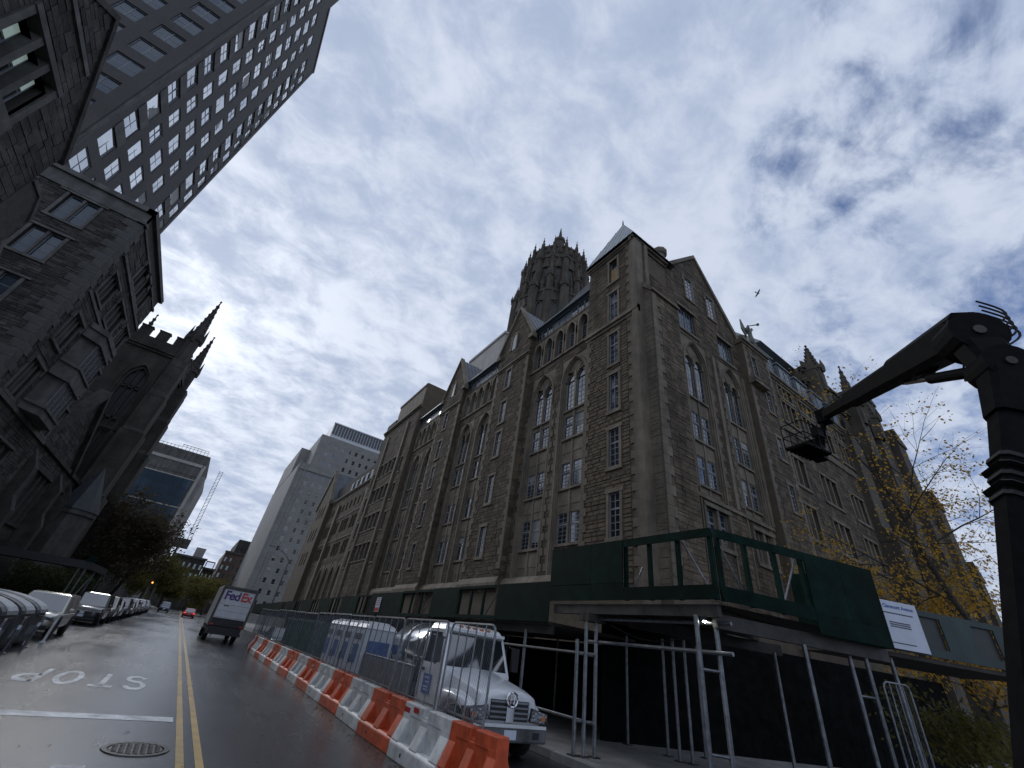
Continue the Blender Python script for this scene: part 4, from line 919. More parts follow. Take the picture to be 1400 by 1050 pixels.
def pinnacle(name, mat, parent, x, y, z0, z1, z2, r, sides=8, crk=7):
    b = MB(); b.lathe((x, y, 0), [(r, z0), (r, z1-.5), (r*1.2, z1-.4), (r*1.2, z1), (r*.95, z1+.05), (.05, z2)], sides)
    b.lathe((x, y, z2), [(0, -.1), (.16, .05), (0, .3)], 6); 
    for i in range(crk):
        t = (i+.6)/(crk+.6); zz = z1+(z2-z1)*t; rr = r*.95*(1-t)
        for k in range(4):
            a = math.pi/4+k*math.pi/2; b.box(x+math.cos(a)*rr-.11, x+math.cos(a)*(rr)+.11, y+math.sin(a)*rr-.11, y+math.sin(a)*rr+.11, zz-.1, zz+.14)
    for k in range(4):
        a = k*math.pi/2; b.lathe((x+math.cos(a)*r*1.05, y+math.sin(a)*r*1.05, 0), [(r*.26, z1-.8), (r*.3, z1-.1), (.02, z1+(z2-z1)*.28)], 4)
    return b.build(name, mat, parent)
pinnacle('pinnacle', 'soot_stone', ch, -11.9, 57.1, 22, 29.2, 35.3, .75); pinnacle('pinnacle', 'soot_stone', ch, -11.9, 66, 22, 28.8, 34.6, .75); pinnacle('pinnacle', 'soot_stone', ch, -18.9, 66, 24, 29.0, 34.5, .6); pinnacle('pinnacle', 'soot_stone', ch, -18.9, 57.1, 24, 28.8, 33.5, .6)
for (x0, x1, y0, y1) in ((-12.3, -10.9, 56.2, 57.8), (-12.3, -10.9, 65, 66.6), (-19.6, -18.2, 56.2, 57.6)):
    bu = MB()
    for z0, z1, g in ((0, 9.5, .8), (9.5, 16.2, .5), (16.2, 20.6, .28), (20.6, 24.6, .1)): 
        bu.box(x0-g*.3, x1+g, y0-g, y1+g*.3, z0, z1); bu.prism_u([(y0-g-.03, z1), (y0, z1+.9), (y1, z1+.9), (y1+g*.3, z1)], x0, x1+g*.5)
    bu.build('stepped_buttress', 'soot_stone', ch)
cw.build('wall', 'soot_stone', ch); cr.build('wall', 'soot_stone', ch); ct.build('dressings', 'soot_stone', ch)

# --- low chapel between house and tower, cloister range beyond it
LC = Frame((-12.4, 0, 0), (0, 1, 0), (1, 0, 0))
cl = thing('stone_chapel', 'low stone chapel with pale coped gable and buttresses below the church tower', 'chapel', (-12.4, 48, 0))
lw, lt, lf = MB(LC), MB(LC), MB(LC)
gc = 45.6; ch_h = [(u-.45, u+.45, 5.2, 8.6) for u in (42.6, 43.9, 45.2, 46.5, 47.8, 51.0, 52.4, 54.6)]
wall_grid(lw, 40, 57, 0, 10.2, ch_h, 0, .4); lw.add([(40.6, 0, 10.2), (gc, 0, 15.6), (50.6, 0, 10.2)], [(0, 1, 2)])
facing(lf, courses(40, 57, 3, 10.1, [(a-.15, b+.15, c-.15, d+.2) for a, b, c, d in ch_h], (.24, .42), (.5, 1.1)), 0); facing(lf, courses(40.6, 50.6, 10.3, 15.2, [], (.24, .42), (.5, 1.1), top=lambda z: (40.6+(z-10.2)*5/5.4, 50.6-(z-10.2)*5/5.4)), 0)
for s in (-1, 1): lt.prism([(gc, 16.15), (gc, 15.55), (gc+s*5.3, 9.85), (gc+s*5.3, 10.5)], -.5, .35)
for a, b, c, d in ch_h: lt.box(a-.2, b+.2, -.05, .15, d, d+.2); lt.box(a-.2, b+.2, -.05, .15, c-.2, c); window(LC, cl, (a+b)/2, c, b-a, d-c, n=-.3, cols=2, rows=5)
for u in (41.4, 49.3, 53.4, 56.2): lt.prism_u([(0, 0), (1.1, 0), (1.1, 5.5), (.7, 6.4), (.7, 8.3), (0, 9.6)], u-.4, u+.4)
lt.box(40, 57, -.1, .2, 9.9, 10.2)
for s in (-1, 1): lt.add([(gc, -.3, 15.7), (gc+s*5.2, -.3, 10.1), (gc+s*5.2, -8, 10.1), (gc, -8, 15.7)], [(0, 1, 2, 3)])
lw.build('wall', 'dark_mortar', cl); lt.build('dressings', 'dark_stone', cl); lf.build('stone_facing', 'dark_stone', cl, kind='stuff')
tu = MB(); tu.lathe((-11.2, 54.6, 0), [(1.5, 0), (1.5, 7.2), (1.65, 7.3), (1.65, 7.7)], 8); tu.build('stair_turret', 'grey_trim', cl); MB().lathe((-11.2, 54.6, 0), [(1.75, 7.7), (.05, 11.8)], 8).build('turret_roof', 'slate_dark', cl)
rg = thing('cloister_range', 'long dark stone range lined with close-set buttress piers beyond the church tower', 'building', (-12.4, 90, 0))
rw, rt = MB(LC), MB(LC); rh = [(67.5+2.6*i, 68.9+2.6*i, z0, z1) for i in range(20) for z0, z1 in ((3.2, 6.6), (8.2, 10.8))]
wall_grid(rw, 66, 120, 0, 12.6, rh, 0, .4)
for a, b, c, d in rh: window(LC, rg, (a+b)/2, c, b-a, d-c, n=-.3, cols=2, rows=3)
for i in range(21): u = 66.9+2.6*i; rt.prism_u([(0, 0), (.8, 0), (.8, 7), (.45, 7.8), (.45, 10.6), (0, 11.5)], u-.22, u+.22)
for z, p in ((12.2, .2), (12.4, .35)): rt.box(66, 120, -.1, p, z, z+.25)
rw.quad((66, 0, 12.6), (66, -8, 16.5), (120, -8, 16.5), (120, 0, 12.6)); rw.build('wall', 'soot_stone', rg); rt.build('dressings', 'grey_trim', rg)

# --- dark pavement canopy and hedge
cn = thing('pavement_canopy', 'black steel pavement canopy on thin posts in front of the stone chapel', 'canopy', (-8.6, 42, .14))
MB().box(-12.2, -5.6, 38.9, 39.1, 2.95, 3.38).build('fascia', 'black_plastic', cn); MB().box(-5.8, -5.6, 39.1, 47, 2.98, 3.36).build('fascia', 'black_plastic', cn); MB().box(-12.2, -5.8, 39.1, 47, 3.1, 3.2).build('deck', 'plank', cn)
MB().box(-5.9, -5.5, 38.8, 39.15, 3.38, 3.75).build('corner_block', 'shed_green', cn)
for x, y in ((-5.75, 39.1), (-6.1, 39.3), (-5.75, 43), (-5.75, 46.8), (-11.9, 39.1), (-11.9, 46.8)): MB().tube((x, y, .14), (x, y, 3.0), .05).build('post', 'galv', cn)
MB().tube((-5.75, 39.1, .3), (-5.75, 43, 2.9), .03).build('brace', 'galv', cn)

# --- far buildings
gl = thing('glass_tower', 'distant tower with a blue glass curtain wall in a pale frame', 'tower block', (-17, 150, 0))
MB().box(-25, -10.6, 150.2, 178, 0, 39.5).build('body', 'grey_trim', gl); MB().box(-24.4, -11.0, 149.9, 150.2, 35.8, 36.6).build('top_frame', 'concrete_pale', gl)
for x in (-24.9, -11.2): MB().box(x, x+.8, 149.9, 150.2, 5, 36.6).build('side_frame', 'concrete_pale', gl)
GF = Frame((0, 150.15, 0), (1, 0, 0), (0, -1, 0))
gm = MB().quad((-.98, 0, 0), (-.98, 0, 2.55), (.98, 0, 2.55), (.98, 0, 0)).mesh('glass_panel', 'curtain_glass')
for i in range(6):
    for j in range(10): inst('glass_panel', gm, gl, GF.M(-23.1+2.05*i, .05, 5.5+2.65*j) @ Matrix.Rotation(RND.uniform(-.02, .02), 4, 'Z'))
MB(GF).box(-24.1, -11.2, .02, .06, 33.0, 35.8).build('louvre_band', 'grey_trim', gl)
for j in range(4): MB(GF).box(-24.1, -11.2, .05, .16, 8.1+7.95*j-.15, 8.1+7.95*j+.15).build('floor_band', 'concrete_pale', gl)
MB().box(-10.6, -9.3, 152, 176, 0, 34).build('side_wing', 'concrete_pale', gl)
pa = MB()
for i in range(14): x = -24+.95*i; pa.tube((x, 150.5, 39.5), (x, 150.5, 41.0 if i > 5 else 40.2), .06, n=4)
pa.tube((-24, 150.5, 40.2), (-18.5, 150.5, 40.2), .06, n=4); pa.tube((-18.5, 150.5, 41), (-11.6, 150.5, 41), .08, n=4); pa.tube((-18.5, 150.5, 40.4), (-11.6, 150.5, 40.4), .06, n=4); pa.build('roof_rail', 'steel_beam', gl)
cr_ = thing('hoist_mast', 'thin lattice hoist mast with a work platform beside the glass tower', 'crane', (-4.6, 122, 0))
ms = MB(); A, B = Vector((-4.3, 122, 14)), Vector((-5.1, 122, 30))
for s in (-.35, .35): ms.tube(A+Vector((s, 0, 0)), B+Vector((s, 0, 0)), .08, n=4)
for i in range(20): p, q = A.lerp(B, i/20), A.lerp(B, (i+1)/20); ms.tube(p+Vector((-.35, 0, 0)), q+Vector((.35, 0, 0)), .05, n=4)
ms.build('mast', 'frame_white', cr_); MB().box(-6.8, -3.8, 121, 123, 12.2, 14.0).build('platform', 'grey_trim', cr_); MB().tube((-5.6, 122, 0), (-5.6, 122, 12.3), .2).build('leg', 'grey_trim', cr_)
def far_block(name, label, x0, x1, y0, y1, h, mat, nx, nz, extra=None):
    t = thing(name, label, 'building', ((x0+x1)/2, y0, 0)); fr = Frame((0, y0, 0), (1, 0, 0), (0, -1, 0)); b = MB(fr)
    hs = [(x0+(x1-x0)*(i+.3)/nx, x0+(x1-x0)*(i+.72)/nx, 3+(h-4)*(j+.2)/nz, 3+(h-4)*(j+.75)/nz) for i in range(nx) for j in range(nz)]
    wall_grid(b, x0, x1, 0, h, hs, 0, .3); b.quad((x0, 0, 0), (x0, 0, h), (x0, y0-y1, h), (x0, y0-y1, 0)); b.quad((x1, 0, 0), (x1, y0-y1, 0), (x1, y0-y1, h), (x1, 0, h)); b.quad((x0, 0, h), (x1, 0, h), (x1, y0-y1, h), (x0, y0-y1, h))
    b.build('wall', mat, t); MB(fr).box(x0-.3, x1+.3, -.2, .4, h-.2, h+.5).build('cornice', 'grey_trim', t)
    for hh in hs: window(fr, t, (hh[0]+hh[1])/2, hh[2], hh[1]-hh[0], hh[3]-hh[2], n=-.2, cols=1, rows=2)
    return t
t = far_block('street_end_block', 'grey stone block with a roof hut closing the far end of the street', -9.5, 1.2, 205, 225, 16.8, 'soot_stone', 6, 4); MB().box(-3.6, -.4, 206, 210, 17.3, 20.6).build('roof_hut', 'concrete_pale', t)
t = far_block('street_end_block', 'lower grey block with a gantry frame next to the roof hut block', 1.4, 5.4, 208, 225, 14.2, 'soot_stone', 3, 4)
gq = MB(); gq.box(1.6, 4.6, 208.2, 208.6, 16.6, 17.0); gq.box(1.6, 1.9, 208.2, 208.6, 14.5, 16.6); gq.box(4.3, 4.6, 208.2, 208.6, 14.5, 16.6); gq.build('gantry', 'grey_trim', t)
t = far_block('brown_block', 'brown brick block with a stepped parapet beside the pale slab tower', 6.2, 13.6, 210, 250, 21.5, 'brown_brick', 4, 6); MB().box(8.9, 13.7, 211, 250, 21.5, 27).build('upper_storey', 'soot_stone', t)
t = far_block('street_end_block', 'wide dim stone block behind the street-end blocks', -40, 8, 255, 270, 13.5, 'soot_stone', 16, 4)
t = far_block('left_terrace', 'dark stone terrace past the buttressed range on the street', -20, -12.2, 121, 190, 13, 'soot_stone', 3, 3)
# --- pale slab tower
wt = thing('slab_tower', 'pale brick slab tower with rows of small windows and a ribbed white penthouse', 'tower block', (26, 150, 0))
WF = Frame((0, 150, 0), (1, 0, 0), (0, -1, 0)); ww = MB(WF); hs = []
for i in range(11):
    for j in range(14): hs.append((16.3+2.45*i, 17.4+2.45*i, 4.2+2.95*j, 5.75+2.95*j))
wall_grid(ww, 13, 44, 0, 46.5, hs, 0, .3); ww.quad((13, 0, 0), (13, 0, 46.5), (13, -58, 46.5), (13, -58, 0)); ww.quad((13, 0, 46.5), (44, 0, 46.5), (44, -60, 46.5), (13, -60, 46.5)); ww.build('wall', 'white_brick', wt)
for a, b, c, d in hs: window(WF, wt, (a+b)/2, c, b-a, d-c, n=-.1, cols=1, rows=2, frame='concrete_pale', fw=.14, blind=.1)
WU = Frame((0, 154, 0), (1, 0, 0), (0, -1, 0)); wu = MB(WU); h2 = [(19.3+2.5*i, 20.5+2.5*i, 48.6+3.4*j, 50.3+3.4*j) for i in range(10) for j in range(3)]
wall_grid(wu, 16.3, 44, 46.4, 59.5, h2, 0, .3); wu.quad((16.3, 0, 46.4), (16.3, 0, 59.5), (16.3, -40, 59.5), (16.3, -40, 46.4)); wu.quad((16.3, 0, 59.5), (44, 0, 59.5), (44, -40, 59.5), (16.3, -40, 59.5)); wu.box(12.9, 16.3, -50, -14, 46.5, 57); wu.build('upper_wall', 'white_brick', wt)
for a, b, c, d in h2: window(WU, wt, (a+b)/2, c, b-a, d-c, n=-.1, cols=1, rows=2, frame='concrete_pale', fw=.14, blind=.1)
for x in (13.0, 15.2, 43.8): MB(WF).box(x-.2, x+.3, 0, .25, 0, 46.8).build('pier', 'white_brick', wt)
MB(WF).box(12.8, 44.2, -.2, .35, 44.3, 44.8).build('string_course', 'white_brick', wt)
MB().box(19.2, 46, 157, 175, 59.5, 66.2).build('penthouse', 'ribbed_white', wt)
rbm = MB().box(-.32, .32, -.3, .0, 0, 4.3).mesh('rib', 'roof_metal')
for i in range(24): inst('rib', rbm, wt, Matrix.Translation((19.8+1.1*i, 157, 61.9)))
MB().box(19.0, 46.2, 156.6, 157.2, 66.1, 66.5).build('penthouse_cap', 'ribbed_white', wt)
# --- pale windowless block behind the hall
pb = thing('plain_block', 'plain pale windowless block showing above the hall roof between gables', 'building', (34, 63, 0))
MB().box(30, 48, 56, 70, 0, 54.8).build('shell', 'concrete_pale', pb); MB().box(29.8, 48.2, 55.8, 70.2, 54.8, 55.4).build('coping', 'concrete_pale', pb)
# ================================================================== great lantern tower far behind, church on the right
lt_ = thing('lantern_tower', 'huge gothic stone tower with an octagonal lantern crown above the hall roofs', 'church tower', (52.5, 72, 0))
LX, LY = 52.5, 72
def ring(k, r, off=0): return [(LX+r*math.cos(off+2*math.pi*i/k), LY+r*math.sin(off+2*math.pi*i/k)) for i in range(k)]
b = MB(); b.lathe((LX, LY, 0), [(11.2, 0), (11.2, 84), (11.5, 84.2), (11.5, 85), (10.6, 85.2), (9.5, 92)], 8); b.build('lower_stage', 'church_stone', lt_)
b = MB(); b.lathe((LX, LY, 0), [(9.3, 84), (9.3, 99.5), (9.6, 99.7), (9.6, 100.7), (8.7, 100.9), (8.7, 104.7), (9.0, 104.9), (9.0, 105.7), (8.4, 105.7), (8.4, 104)], 16); b.build('lantern_stage', 'church_stone', lt_)
def radial(k, r, off, fn):
    for i in range(k):
        a = off+2*math.pi*i/k; n = Vector((math.cos(a), math.sin(a), 0)); fn(Frame((LX+r*n.x, LY+r*n.y, 0), (-n.y, n.x, 0), tuple(n)), i)
def lancet(fr, i, w=.75, z0=88, z1=99, ri=1.6):
    q = MB(fr); arch_ring(q, 0, w+.35, w, z0, z1, ri+.3, ri, -.3, .35, 4); q.build('lancet_frame', 'church_stone', lt_)
    pts = [(-w, z0)]+arch(0, w, z1, ri, 4)+[(w, z0)]; MB(fr).add([(u, .04, z) for u, z in pts], [tuple(range(len(pts)))]).build('lancet_dark', 'black_plastic', lt_)  # flat black plate stands in for the dark of the recess
radial(16, 9.12, math.pi/16, lambda f, i: lancet(f, i, .75, 86, 94.5, 1.6)); radial(16, 8.55, math.pi/16, lambda f, i: lancet(f, i, .6, 100, 102.4, 1.0)); radial(16, 10.9, math.pi/16, lambda f, i: lancet(f, i, .7, 62, 78, 2))
radial(8, 10.6, 0, lambda f, i: lancet(f, i, .8, 66, 80, 2))
def pin(name, x, y, z0, z1, z2, r, crk=4): return pinnacle(name, 'church_stone', lt_, x, y, z0, z1, z2, r, 6, crk)
for x, y in ring(8, 11.0, math.pi/8): pin('turret', x, y, 50, 86.5, 92.5, 1.3)
for x, y in ring(8, 10.2, 0): pin('pinnacle', x, y, 70, 91, 98, 1.0)
for x, y in ring(8, 9.9, math.pi/8): pin('pinnacle', x, y, 84, 99, 104.8, .95)
for x, y in ring(16, 9.0, 0): pin('pinnacle', x, y, 96, 105.8, 109.6, .5, 2)
for x, y in ring(8, 9.6, 0): pin('pinnacle', x, y, 90, 100, 103.5, .6, 3)
def rib(fr, i):
    q = MB(fr); q.box(-.42, .42, -.3, .75, 84, 99.2); q.prism_u([(-.3, 99.2), (.75, 99.2), (-.3, 101.2)], -.42, .42); q.box(-.3, .3, -.3, .4, 99, 105.5); q.build('pier', 'church_stone', lt_)
radial(16, 9.1, 0, rib)
def gablet(fr, i):
    q = MB(fr); q.prism([(-1.25, 95.4), (1.25, 95.4), (0, 99.8)], -.2, .45); q.build('gablet', 'church_stone', lt_)
    q = MB(fr); q.prism([(-1.0, 102.6), (1.0, 102.6), (0, 106.6)], -.9, -.35); q.build('gablet', 'church_stone', lt_)
radial(16, 9.15, math.pi/16, gablet)
def big_gablet(fr, i):
    q = MB(fr); q.prism([(-2.6, 80.5), (2.6, 80.5), (0, 87.5)], -.5, .3); q.build('gablet', 'church_stone', lt_)
radial(8, 10.7, 0, big_gablet)
for x, y in ring(16, 10.1, math.pi/16): pin('pinnacle', x, y, 78, 88, 93.5, .55, 3)
for i in range(8):
    a = math.pi/8+i*math.pi/4; n = Vector((math.cos(a), math.sin(a), 0)); f = Frame((LX, LY, 0), tuple(n), (-n.y, n.x, 0)); g = MB(f); g.prism([(9, 99), (9, 97.4), (10.9, 86), (11.5, 86), (11.5, 87.4)], -.35, .35); g.build('flying_buttress', 'church_stone', lt_)
MB().lathe((LX, LY, 0), [(8.3, 104), (1.7, 108.5), (1.5, 118.0), (1.9, 118.3), (1.8, 119.4), (.8, 119.8), (.08, 126.0)], 8).build('spirelet', 'church_stone', lt_)
MB().tube((LX+1.2, LY-1, 117), (LX+1.2, LY-1, 121), .06, n=4).build('aerial', 'church_stone', lt_)

# --- church on the right, beyond the hall's wing
RC = Frame((0, 14, 0), (1, 0, 0), (0, -1, 0))
rc = thing('stone_church', 'tall buttressed stone church with crocketed pinnacles behind the hall wing', 'church', (58, 14, 0))
cw = MB(RC); hs = [(u-1.9, u+1.9, 12, 29.5) for u in (52.0,)]
wall_grid(cw, 45, 62, 0, 33.0, hs, 0, 1.0); cw.quad((62, 0, 0), (62, -14, 0), (62, -14, 33), (62, 0, 33)); cw.quad((45, 0, 0), (45, 0, 33), (45, -14, 33), (45, -14, 0)); cw.build('wall', 'church_stone', rc)
cd = MB(RC)
for u in (52.0,):
    for a, c, n1, n0 in ((2.3, 1.95, .2, -.1), (1.95, 1.6, -.1, -.5), (1.6, 1.3, -.5, -.8)): arch_ring(cd, u, a, c, 12, 25.6, 3.9*a/1.95, 3.9*c/1.95, n0, n1, 7)
    spandrel(cd, u, 1.95, 25.6, 3.9, 29.6, 0, None, 7)
    for s in (-.45, .45): cd.box(u+s-.1, u+s+.1, -.85, -.6, 12, 28)
    MB(RC).quad((u-1.9, -.9, 12), (u-1.9, -.9, 29.5), (u+1.9, -.9, 29.5), (u+1.9, -.9, 12)).build('great_window', 'glass', rc)
for z, p in ((30.6, .2), (30.9, .4), (32.4, .25), (32.8, .45)): cd.box(45, 62.3, -.2, p, z, z+.3)
for i in range(17): u = 45.4+.95*i; cd.box(u, u+.5, -.15, .25, 31.2, 32.4)
cd.build('dressings', 'church_stone', rc)
def buttress(u, steps, w=1.1):
    q = MB(RC)
    for z0, z1, d in steps: q.box(u-w, u+w, 0, d, z0, z1); q.prism_u([(0, z1), (d+.08, z1), (d+.08, z1+.2), (max(d-1.0, 0), z1+1.5), (0, z1+1.5)], u-w-.05, u+w+.05)
    q.build('buttress', 'church_stone', rc)
for u in (46.6, 56.4): buttress(u, ((0, 14, 3.0), (14, 24, 2.2), (24, 32.5, 1.2)))
for u, z2 in ((46.6, 36.4), (56.4, 38.6), (61.4, 37.4)): pinnacle('pinnacle', 'church_stone', rc, u, 13.3, 30, 33.2, z2, .85, 6, 6)
for u, z2 in ((58.6, 36.6), (63.8, 35.4)): pinnacle('pinnacle', 'church_stone', rc, u, 14.2, 32, 34.5, z2, .6, 6, 3)
st = MB(RC)
for a, b2, h, d in ((61, 64.2, 36.0, 1.0), (64.2, 66.8, 30.5, 1.8), (66.8, 69.2, 23.0, 2.4), (69.2, 71.0, 15.5, 2.8), (71.0, 72.8, 9, 3.0)):
    st.box(a, b2, -6, d, 0, h); st.prism([(a, h), (b2+.25, h), (b2+.25, h+.3), (a, h+1.9)], -6, d+.15)
st.build('stepped_end', 'church_stone', rc)
rr = MB(RC); rr.prism_u([(-.5, 33), (-8, 41.5), (-15, 33)], 38, 62); rr.build('roof', 'light_roof', rc)
# trumpeting figure on the ridge
an = thing('roof_statue', 'bronze winged figure blowing a long trumpet on the roof ridge', 'statue', (32, 12.95, 27.9))
def figure():
    V = [(0, 0, 0), (0, 0, .55), (0, .02, 1.05), (0, .0, 1.5), (.0, 0, 1.85), (0, .02, 2.15), (.3, 0, 1.75), (.55, 0, 1.95), (.62, .05, 2.25), (-.3, 0, 1.75), (-.42, .02, 1.4), (-.2, .1, 1.15)]
    E = [(0, 1), (1, 2), (2, 3), (3, 4), (4, 5), (3, 6), (6, 7), (7, 8), (3, 9), (9, 10), (10, 11)]
    Rr = [.34, .3, .2, .22, .1, .15, .11, .09, .06, .11, .09, .06]
    me = bpy.data.meshes.new('body'); me.from_pydata(V, E, []); o = bpy.data.objects.new('body', me); me.materials.append(MAT['statue'])
    link(o, an, Matrix.Translation((32, 12.95, 27.9)) @ Matrix.Scale(1.15, 4)); sk = o.modifiers.new('skin', 'SKIN'); o.modifiers.new('sub', 'SUBSURF').levels = 1
    for i, v in enumerate(me.skin_vertices[0].data if me.skin_vertices else []): v.radius = (Rr[i], Rr[i]*.8)
    if not me.skin_vertices:
        bm = bmesh.new(); bm.from_mesh(me); ly = bm.verts.layers.skin.verify()
        for i, v in enumerate(bm.verts): v[ly].radius = (Rr[i], Rr[i]*.8)
        bm.verts.ensure_lookup_table(); bm.verts[2][ly].use_root = True; bm.to_mesh(me); bm.free()
figure()
q = MB(); q.prism([(31.75, 29.6), (31.0, 30.6), (30.9, 29.4), (31.5, 28.7)], 13.05, 13.15); q.build('wing', 'statue', an); q = MB(); q.prism([(32.2, 29.6), (32.7, 30.0), (32.75, 29.2), (32.4, 28.8)], 13.05, 13.15); q.build('wing', 'statue', an)
MB().tube((32.1, 12.95, 30.35), (33.3, 12.7, 31.1), .04, .06, n=6).tube((33.3, 12.7, 31.1), (33.45, 12.67, 31.2), .06, .16, n=6).build('trumpet', 'statue', an)
MB().lathe((32, 12.95, 0), [(.5, 25.6), (.4, 26.2), (.35, 27.9), (0, 27.9)], 8).build('pedestal', 'limestone', an)
# ================================================================== pavement shed on the corner
shed = thing('pavement_shed', 'dark green plywood pavement shed on steel pipe legs round the hall corner', 'scaffold shed', (9.4, 5.7, .14))
SX = Frame((9.3, 0, 0), (0, 1, 0), (-1, 0, 0)); DD = Vector((.966, -.259, 0)); SC = Frame((9.36, 5.62, 0), tuple(DD), (DD.y, -DD.x, 0))
def panel(fr, u0, u1, z0, z1, n=0, mat='shed_green', t=.03):
    if z1-z0 > 1.3:
        panel(fr, u0, u1, z0, z0+.42, n, mat, t); n += RND.uniform(.003, .008); z0 += .424
    n += RND.uniform(0, .006); return MB(fr).box(u0+.004, u1-.004, n, n+t, z0, z1).build('plywood_panel', mat, shed)
def studs(fr, us, z0, z1, n=-.09, mat='shed_green'):
    for u in us: MB(fr).box(u-.05, u+.05, n, n+.085, z0, z1).build('stud', mat, shed)
Z0, Z1 = 3.5, 5.02
for u0, u1 in ((8.25, 9.45), (9.45, 11.25)): panel(SX, u0, u1, Z0, Z1)
panel(SX, 5.62, 8.25, Z0, Z0+.3); panel(SX, 5.62, 8.25, Z1-.2, Z1); studs(SX, (5.68, 6.55, 7.4, 8.2), Z0, Z1)
panel(SC, 0.1, 2.75, Z0, Z0+.3); panel(SC, 0.1, 2.75, Z1-.2, Z1); studs(SC, (.16, .95, 1.85, 2.7), Z0, Z1)
for u0, u1 in ((2.75, 3.9), (3.9, 5.1)): panel(SC, u0, u1, Z0-.25, Z1)
E_ = SC.p(5.1, 0, 0); SE = Frame((E_[0], E_[1], 0), (0, 1, 0), (1, 0, 0))
panel(SE, 0, 2.0, Z0-.25, Z1)
for fr, a, b in ((SX, (5.75, 3.55), (6.5, 4.9)), (SC, (.2, 4.9), (.9, 3.6)), (SC, (1.9, 3.6), (2.65, 4.85)), (SX, (8.15, 3.55), (7.7, 4.3))): MB(fr).tube((a[0], -.12, a[1]), (b[0], -.12, b[1]), .022, n=6).build('brace_wire', 'galv', shed)
# lower parapet down the street, panels with open bays
def drop(y): return -.011*max(0, y-16)
y = 11.25; k = 0
opens = [(14.2, 17.2), (19.7, 23.3), (28.2, 30.8), (34.5, 37.2), (41, 43.6), (48, 50.6), (55, 57.6)]
cuts = sorted([11.25] + [v for o in opens for v in o] + [62, 66, 70, 74, 78, 82])
for a, b in zip(cuts, cuts[1:]):
    d = drop(a); z0, z1 = 2.92+d, 4.06+d
    if (a, b) in opens:
        panel(SX, a, b, z0, z0+.12); panel(SX, a, b, z1-.1, z1)
        n_ = 3; studs(SX, [a+.05, a+(b-a)*.36, a+(b-a)*.68, b-.05], z0, z1)
        MB(SX).tube((a+.1, -.12, z1-.1), (a+(b-a)*.33, -.12, z0+.1), .02, n=5).build('brace_wire', 'galv', shed)
    else:
        m_ = max(1, round((b-a)/2.44)); 
        for i in range(m_): panel(SX, a+(b-a)*i/m_, a+(b-a)*(i+1)/m_, z0, z1)
# decks, beams, joists
DK = MB(); DK.add([(9.36, 5.66, 3.42), (14.2, 4.4, 3.42), (14.2, 9.6, 3.42), (15.3, 12.2, 3.42), (9.36, 11.2, 3.42)], [(0, 1, 2, 3, 4)]); DK.build('deck', 'plank', shed)
for i in range(18):
    y0 = 11.3+4*i; MB().box(9.36, 15.1, y0, y0+3.98, 2.86+drop(y0), 2.94+drop(y0)).build('deck', 'plank', shed)
MB(SX).box(5.7, 11.1, -.2, -.06, 3.18, 3.42).build('beam', 'steel_beam', shed); MB(SC).box(.05, 5.2, -.35, -.22, 2.98, 3.26).build('beam', 'steel_beam', shed)
MB(SC).box(.0, 5.3, -3.4, -3.28, 2.98, 3.26).build('beam', 'steel_beam', shed)
for i in range(7):
    MB(SX).box(6.0+.8*i, 6.1+.8*i, -5.2, -.1, 3.26, 3.41).build('joist', 'plank', shed)
for i in range(8): MB(SX).box(11.3, 40, -.3-.0, -.18, 2.62, 2.86).build('beam', 'steel_beam', shed) if i == 0 else None
for y_ in (9.6, 9.42): MB().box(9.1, 9.75, y_-.1, y_+.1, 2.98, 3.18).build('bearing_block', 'plank', shed)
def pipe(a, b, r=.05, name='post', par=None): return MB().tube(a, b, r, n=10).build(name, 'galv', par or shed, smooth=False)
for x, y_, zt in ((8.98, 9.6, 2.52), (9.2, 9.5, 3.0), (9.53, 9.46, 3.0), (9.3, 6.2, 3.2), (9.62, 5.95, 3.0), (9.5, 12.6, 2.7), (9.5, 15.6, 2.65), (9.5, 18.6, 2.6), (9.5, 22, 2.6), (9.5, 26, 2.5), (9.5, 30, 2.45), (9.5, 35, 2.4), (9.5, 40, 2.35)):
    p = pipe((x, y_, .16), (x, y_, zt)); MB().box(x-.11, x+.11, y_-.11, y_+.11, .14, .165).build('base_plate', 'steel_beam', p)
for x, y_ in ((13.4, 4.95), (13.75, 4.75), (12.7, 11.2), (12.9, 9.9), (12.6, 9.3), (12.8, 9.05), (14.4, 7.2), (14.5, 9.8), (11.8, 5.2), (14.7, 13.5), (14.7, 17), (14.7, 21)):
    p = pipe((x, y_, .16), (x, y_, 3.0), .045); MB().box(x-.11, x+.11, y_-.11, y_+.11, .14, .165).build('base_plate', 'steel_beam', p)
pipe((9.55, 9.9, 3.08), (9.55, 5.55, 3.08), .042, 'rail'); pipe((9.55, 9.75, 2.53), (9.55, 5.6, 2.53), .042, 'rail'); pipe((9.45, 9.4, 2.23), (9.45, 18, 2.23), .035, 'rail'); pipe((9.45, 9.4, .78), (9.45, 18, .78), .035, 'rail')
for z in (2.2, .85): pipe((9.3, 6.2, z), (9.62, 5.95, z), .03, 'coupler')
pipe((13.4, 4.95, 2.2), (13.75, 4.75, 2.2), .03, 'coupler'); pipe((9.0, 9.6, 2.2), (9.53, 9.46, 2.2), .035, 'coupler'); pipe((9.0, 9.6, .8), (9.53, 9.46, .8), .035, 'coupler')
cab = MB(); cab.path([(9.6+.2*i, 9.0-.3*i, 2.95-.25*math.sin(i*.55)) for i in range(11)], .012, 5); cab.build('cable', 'rubber', shed)
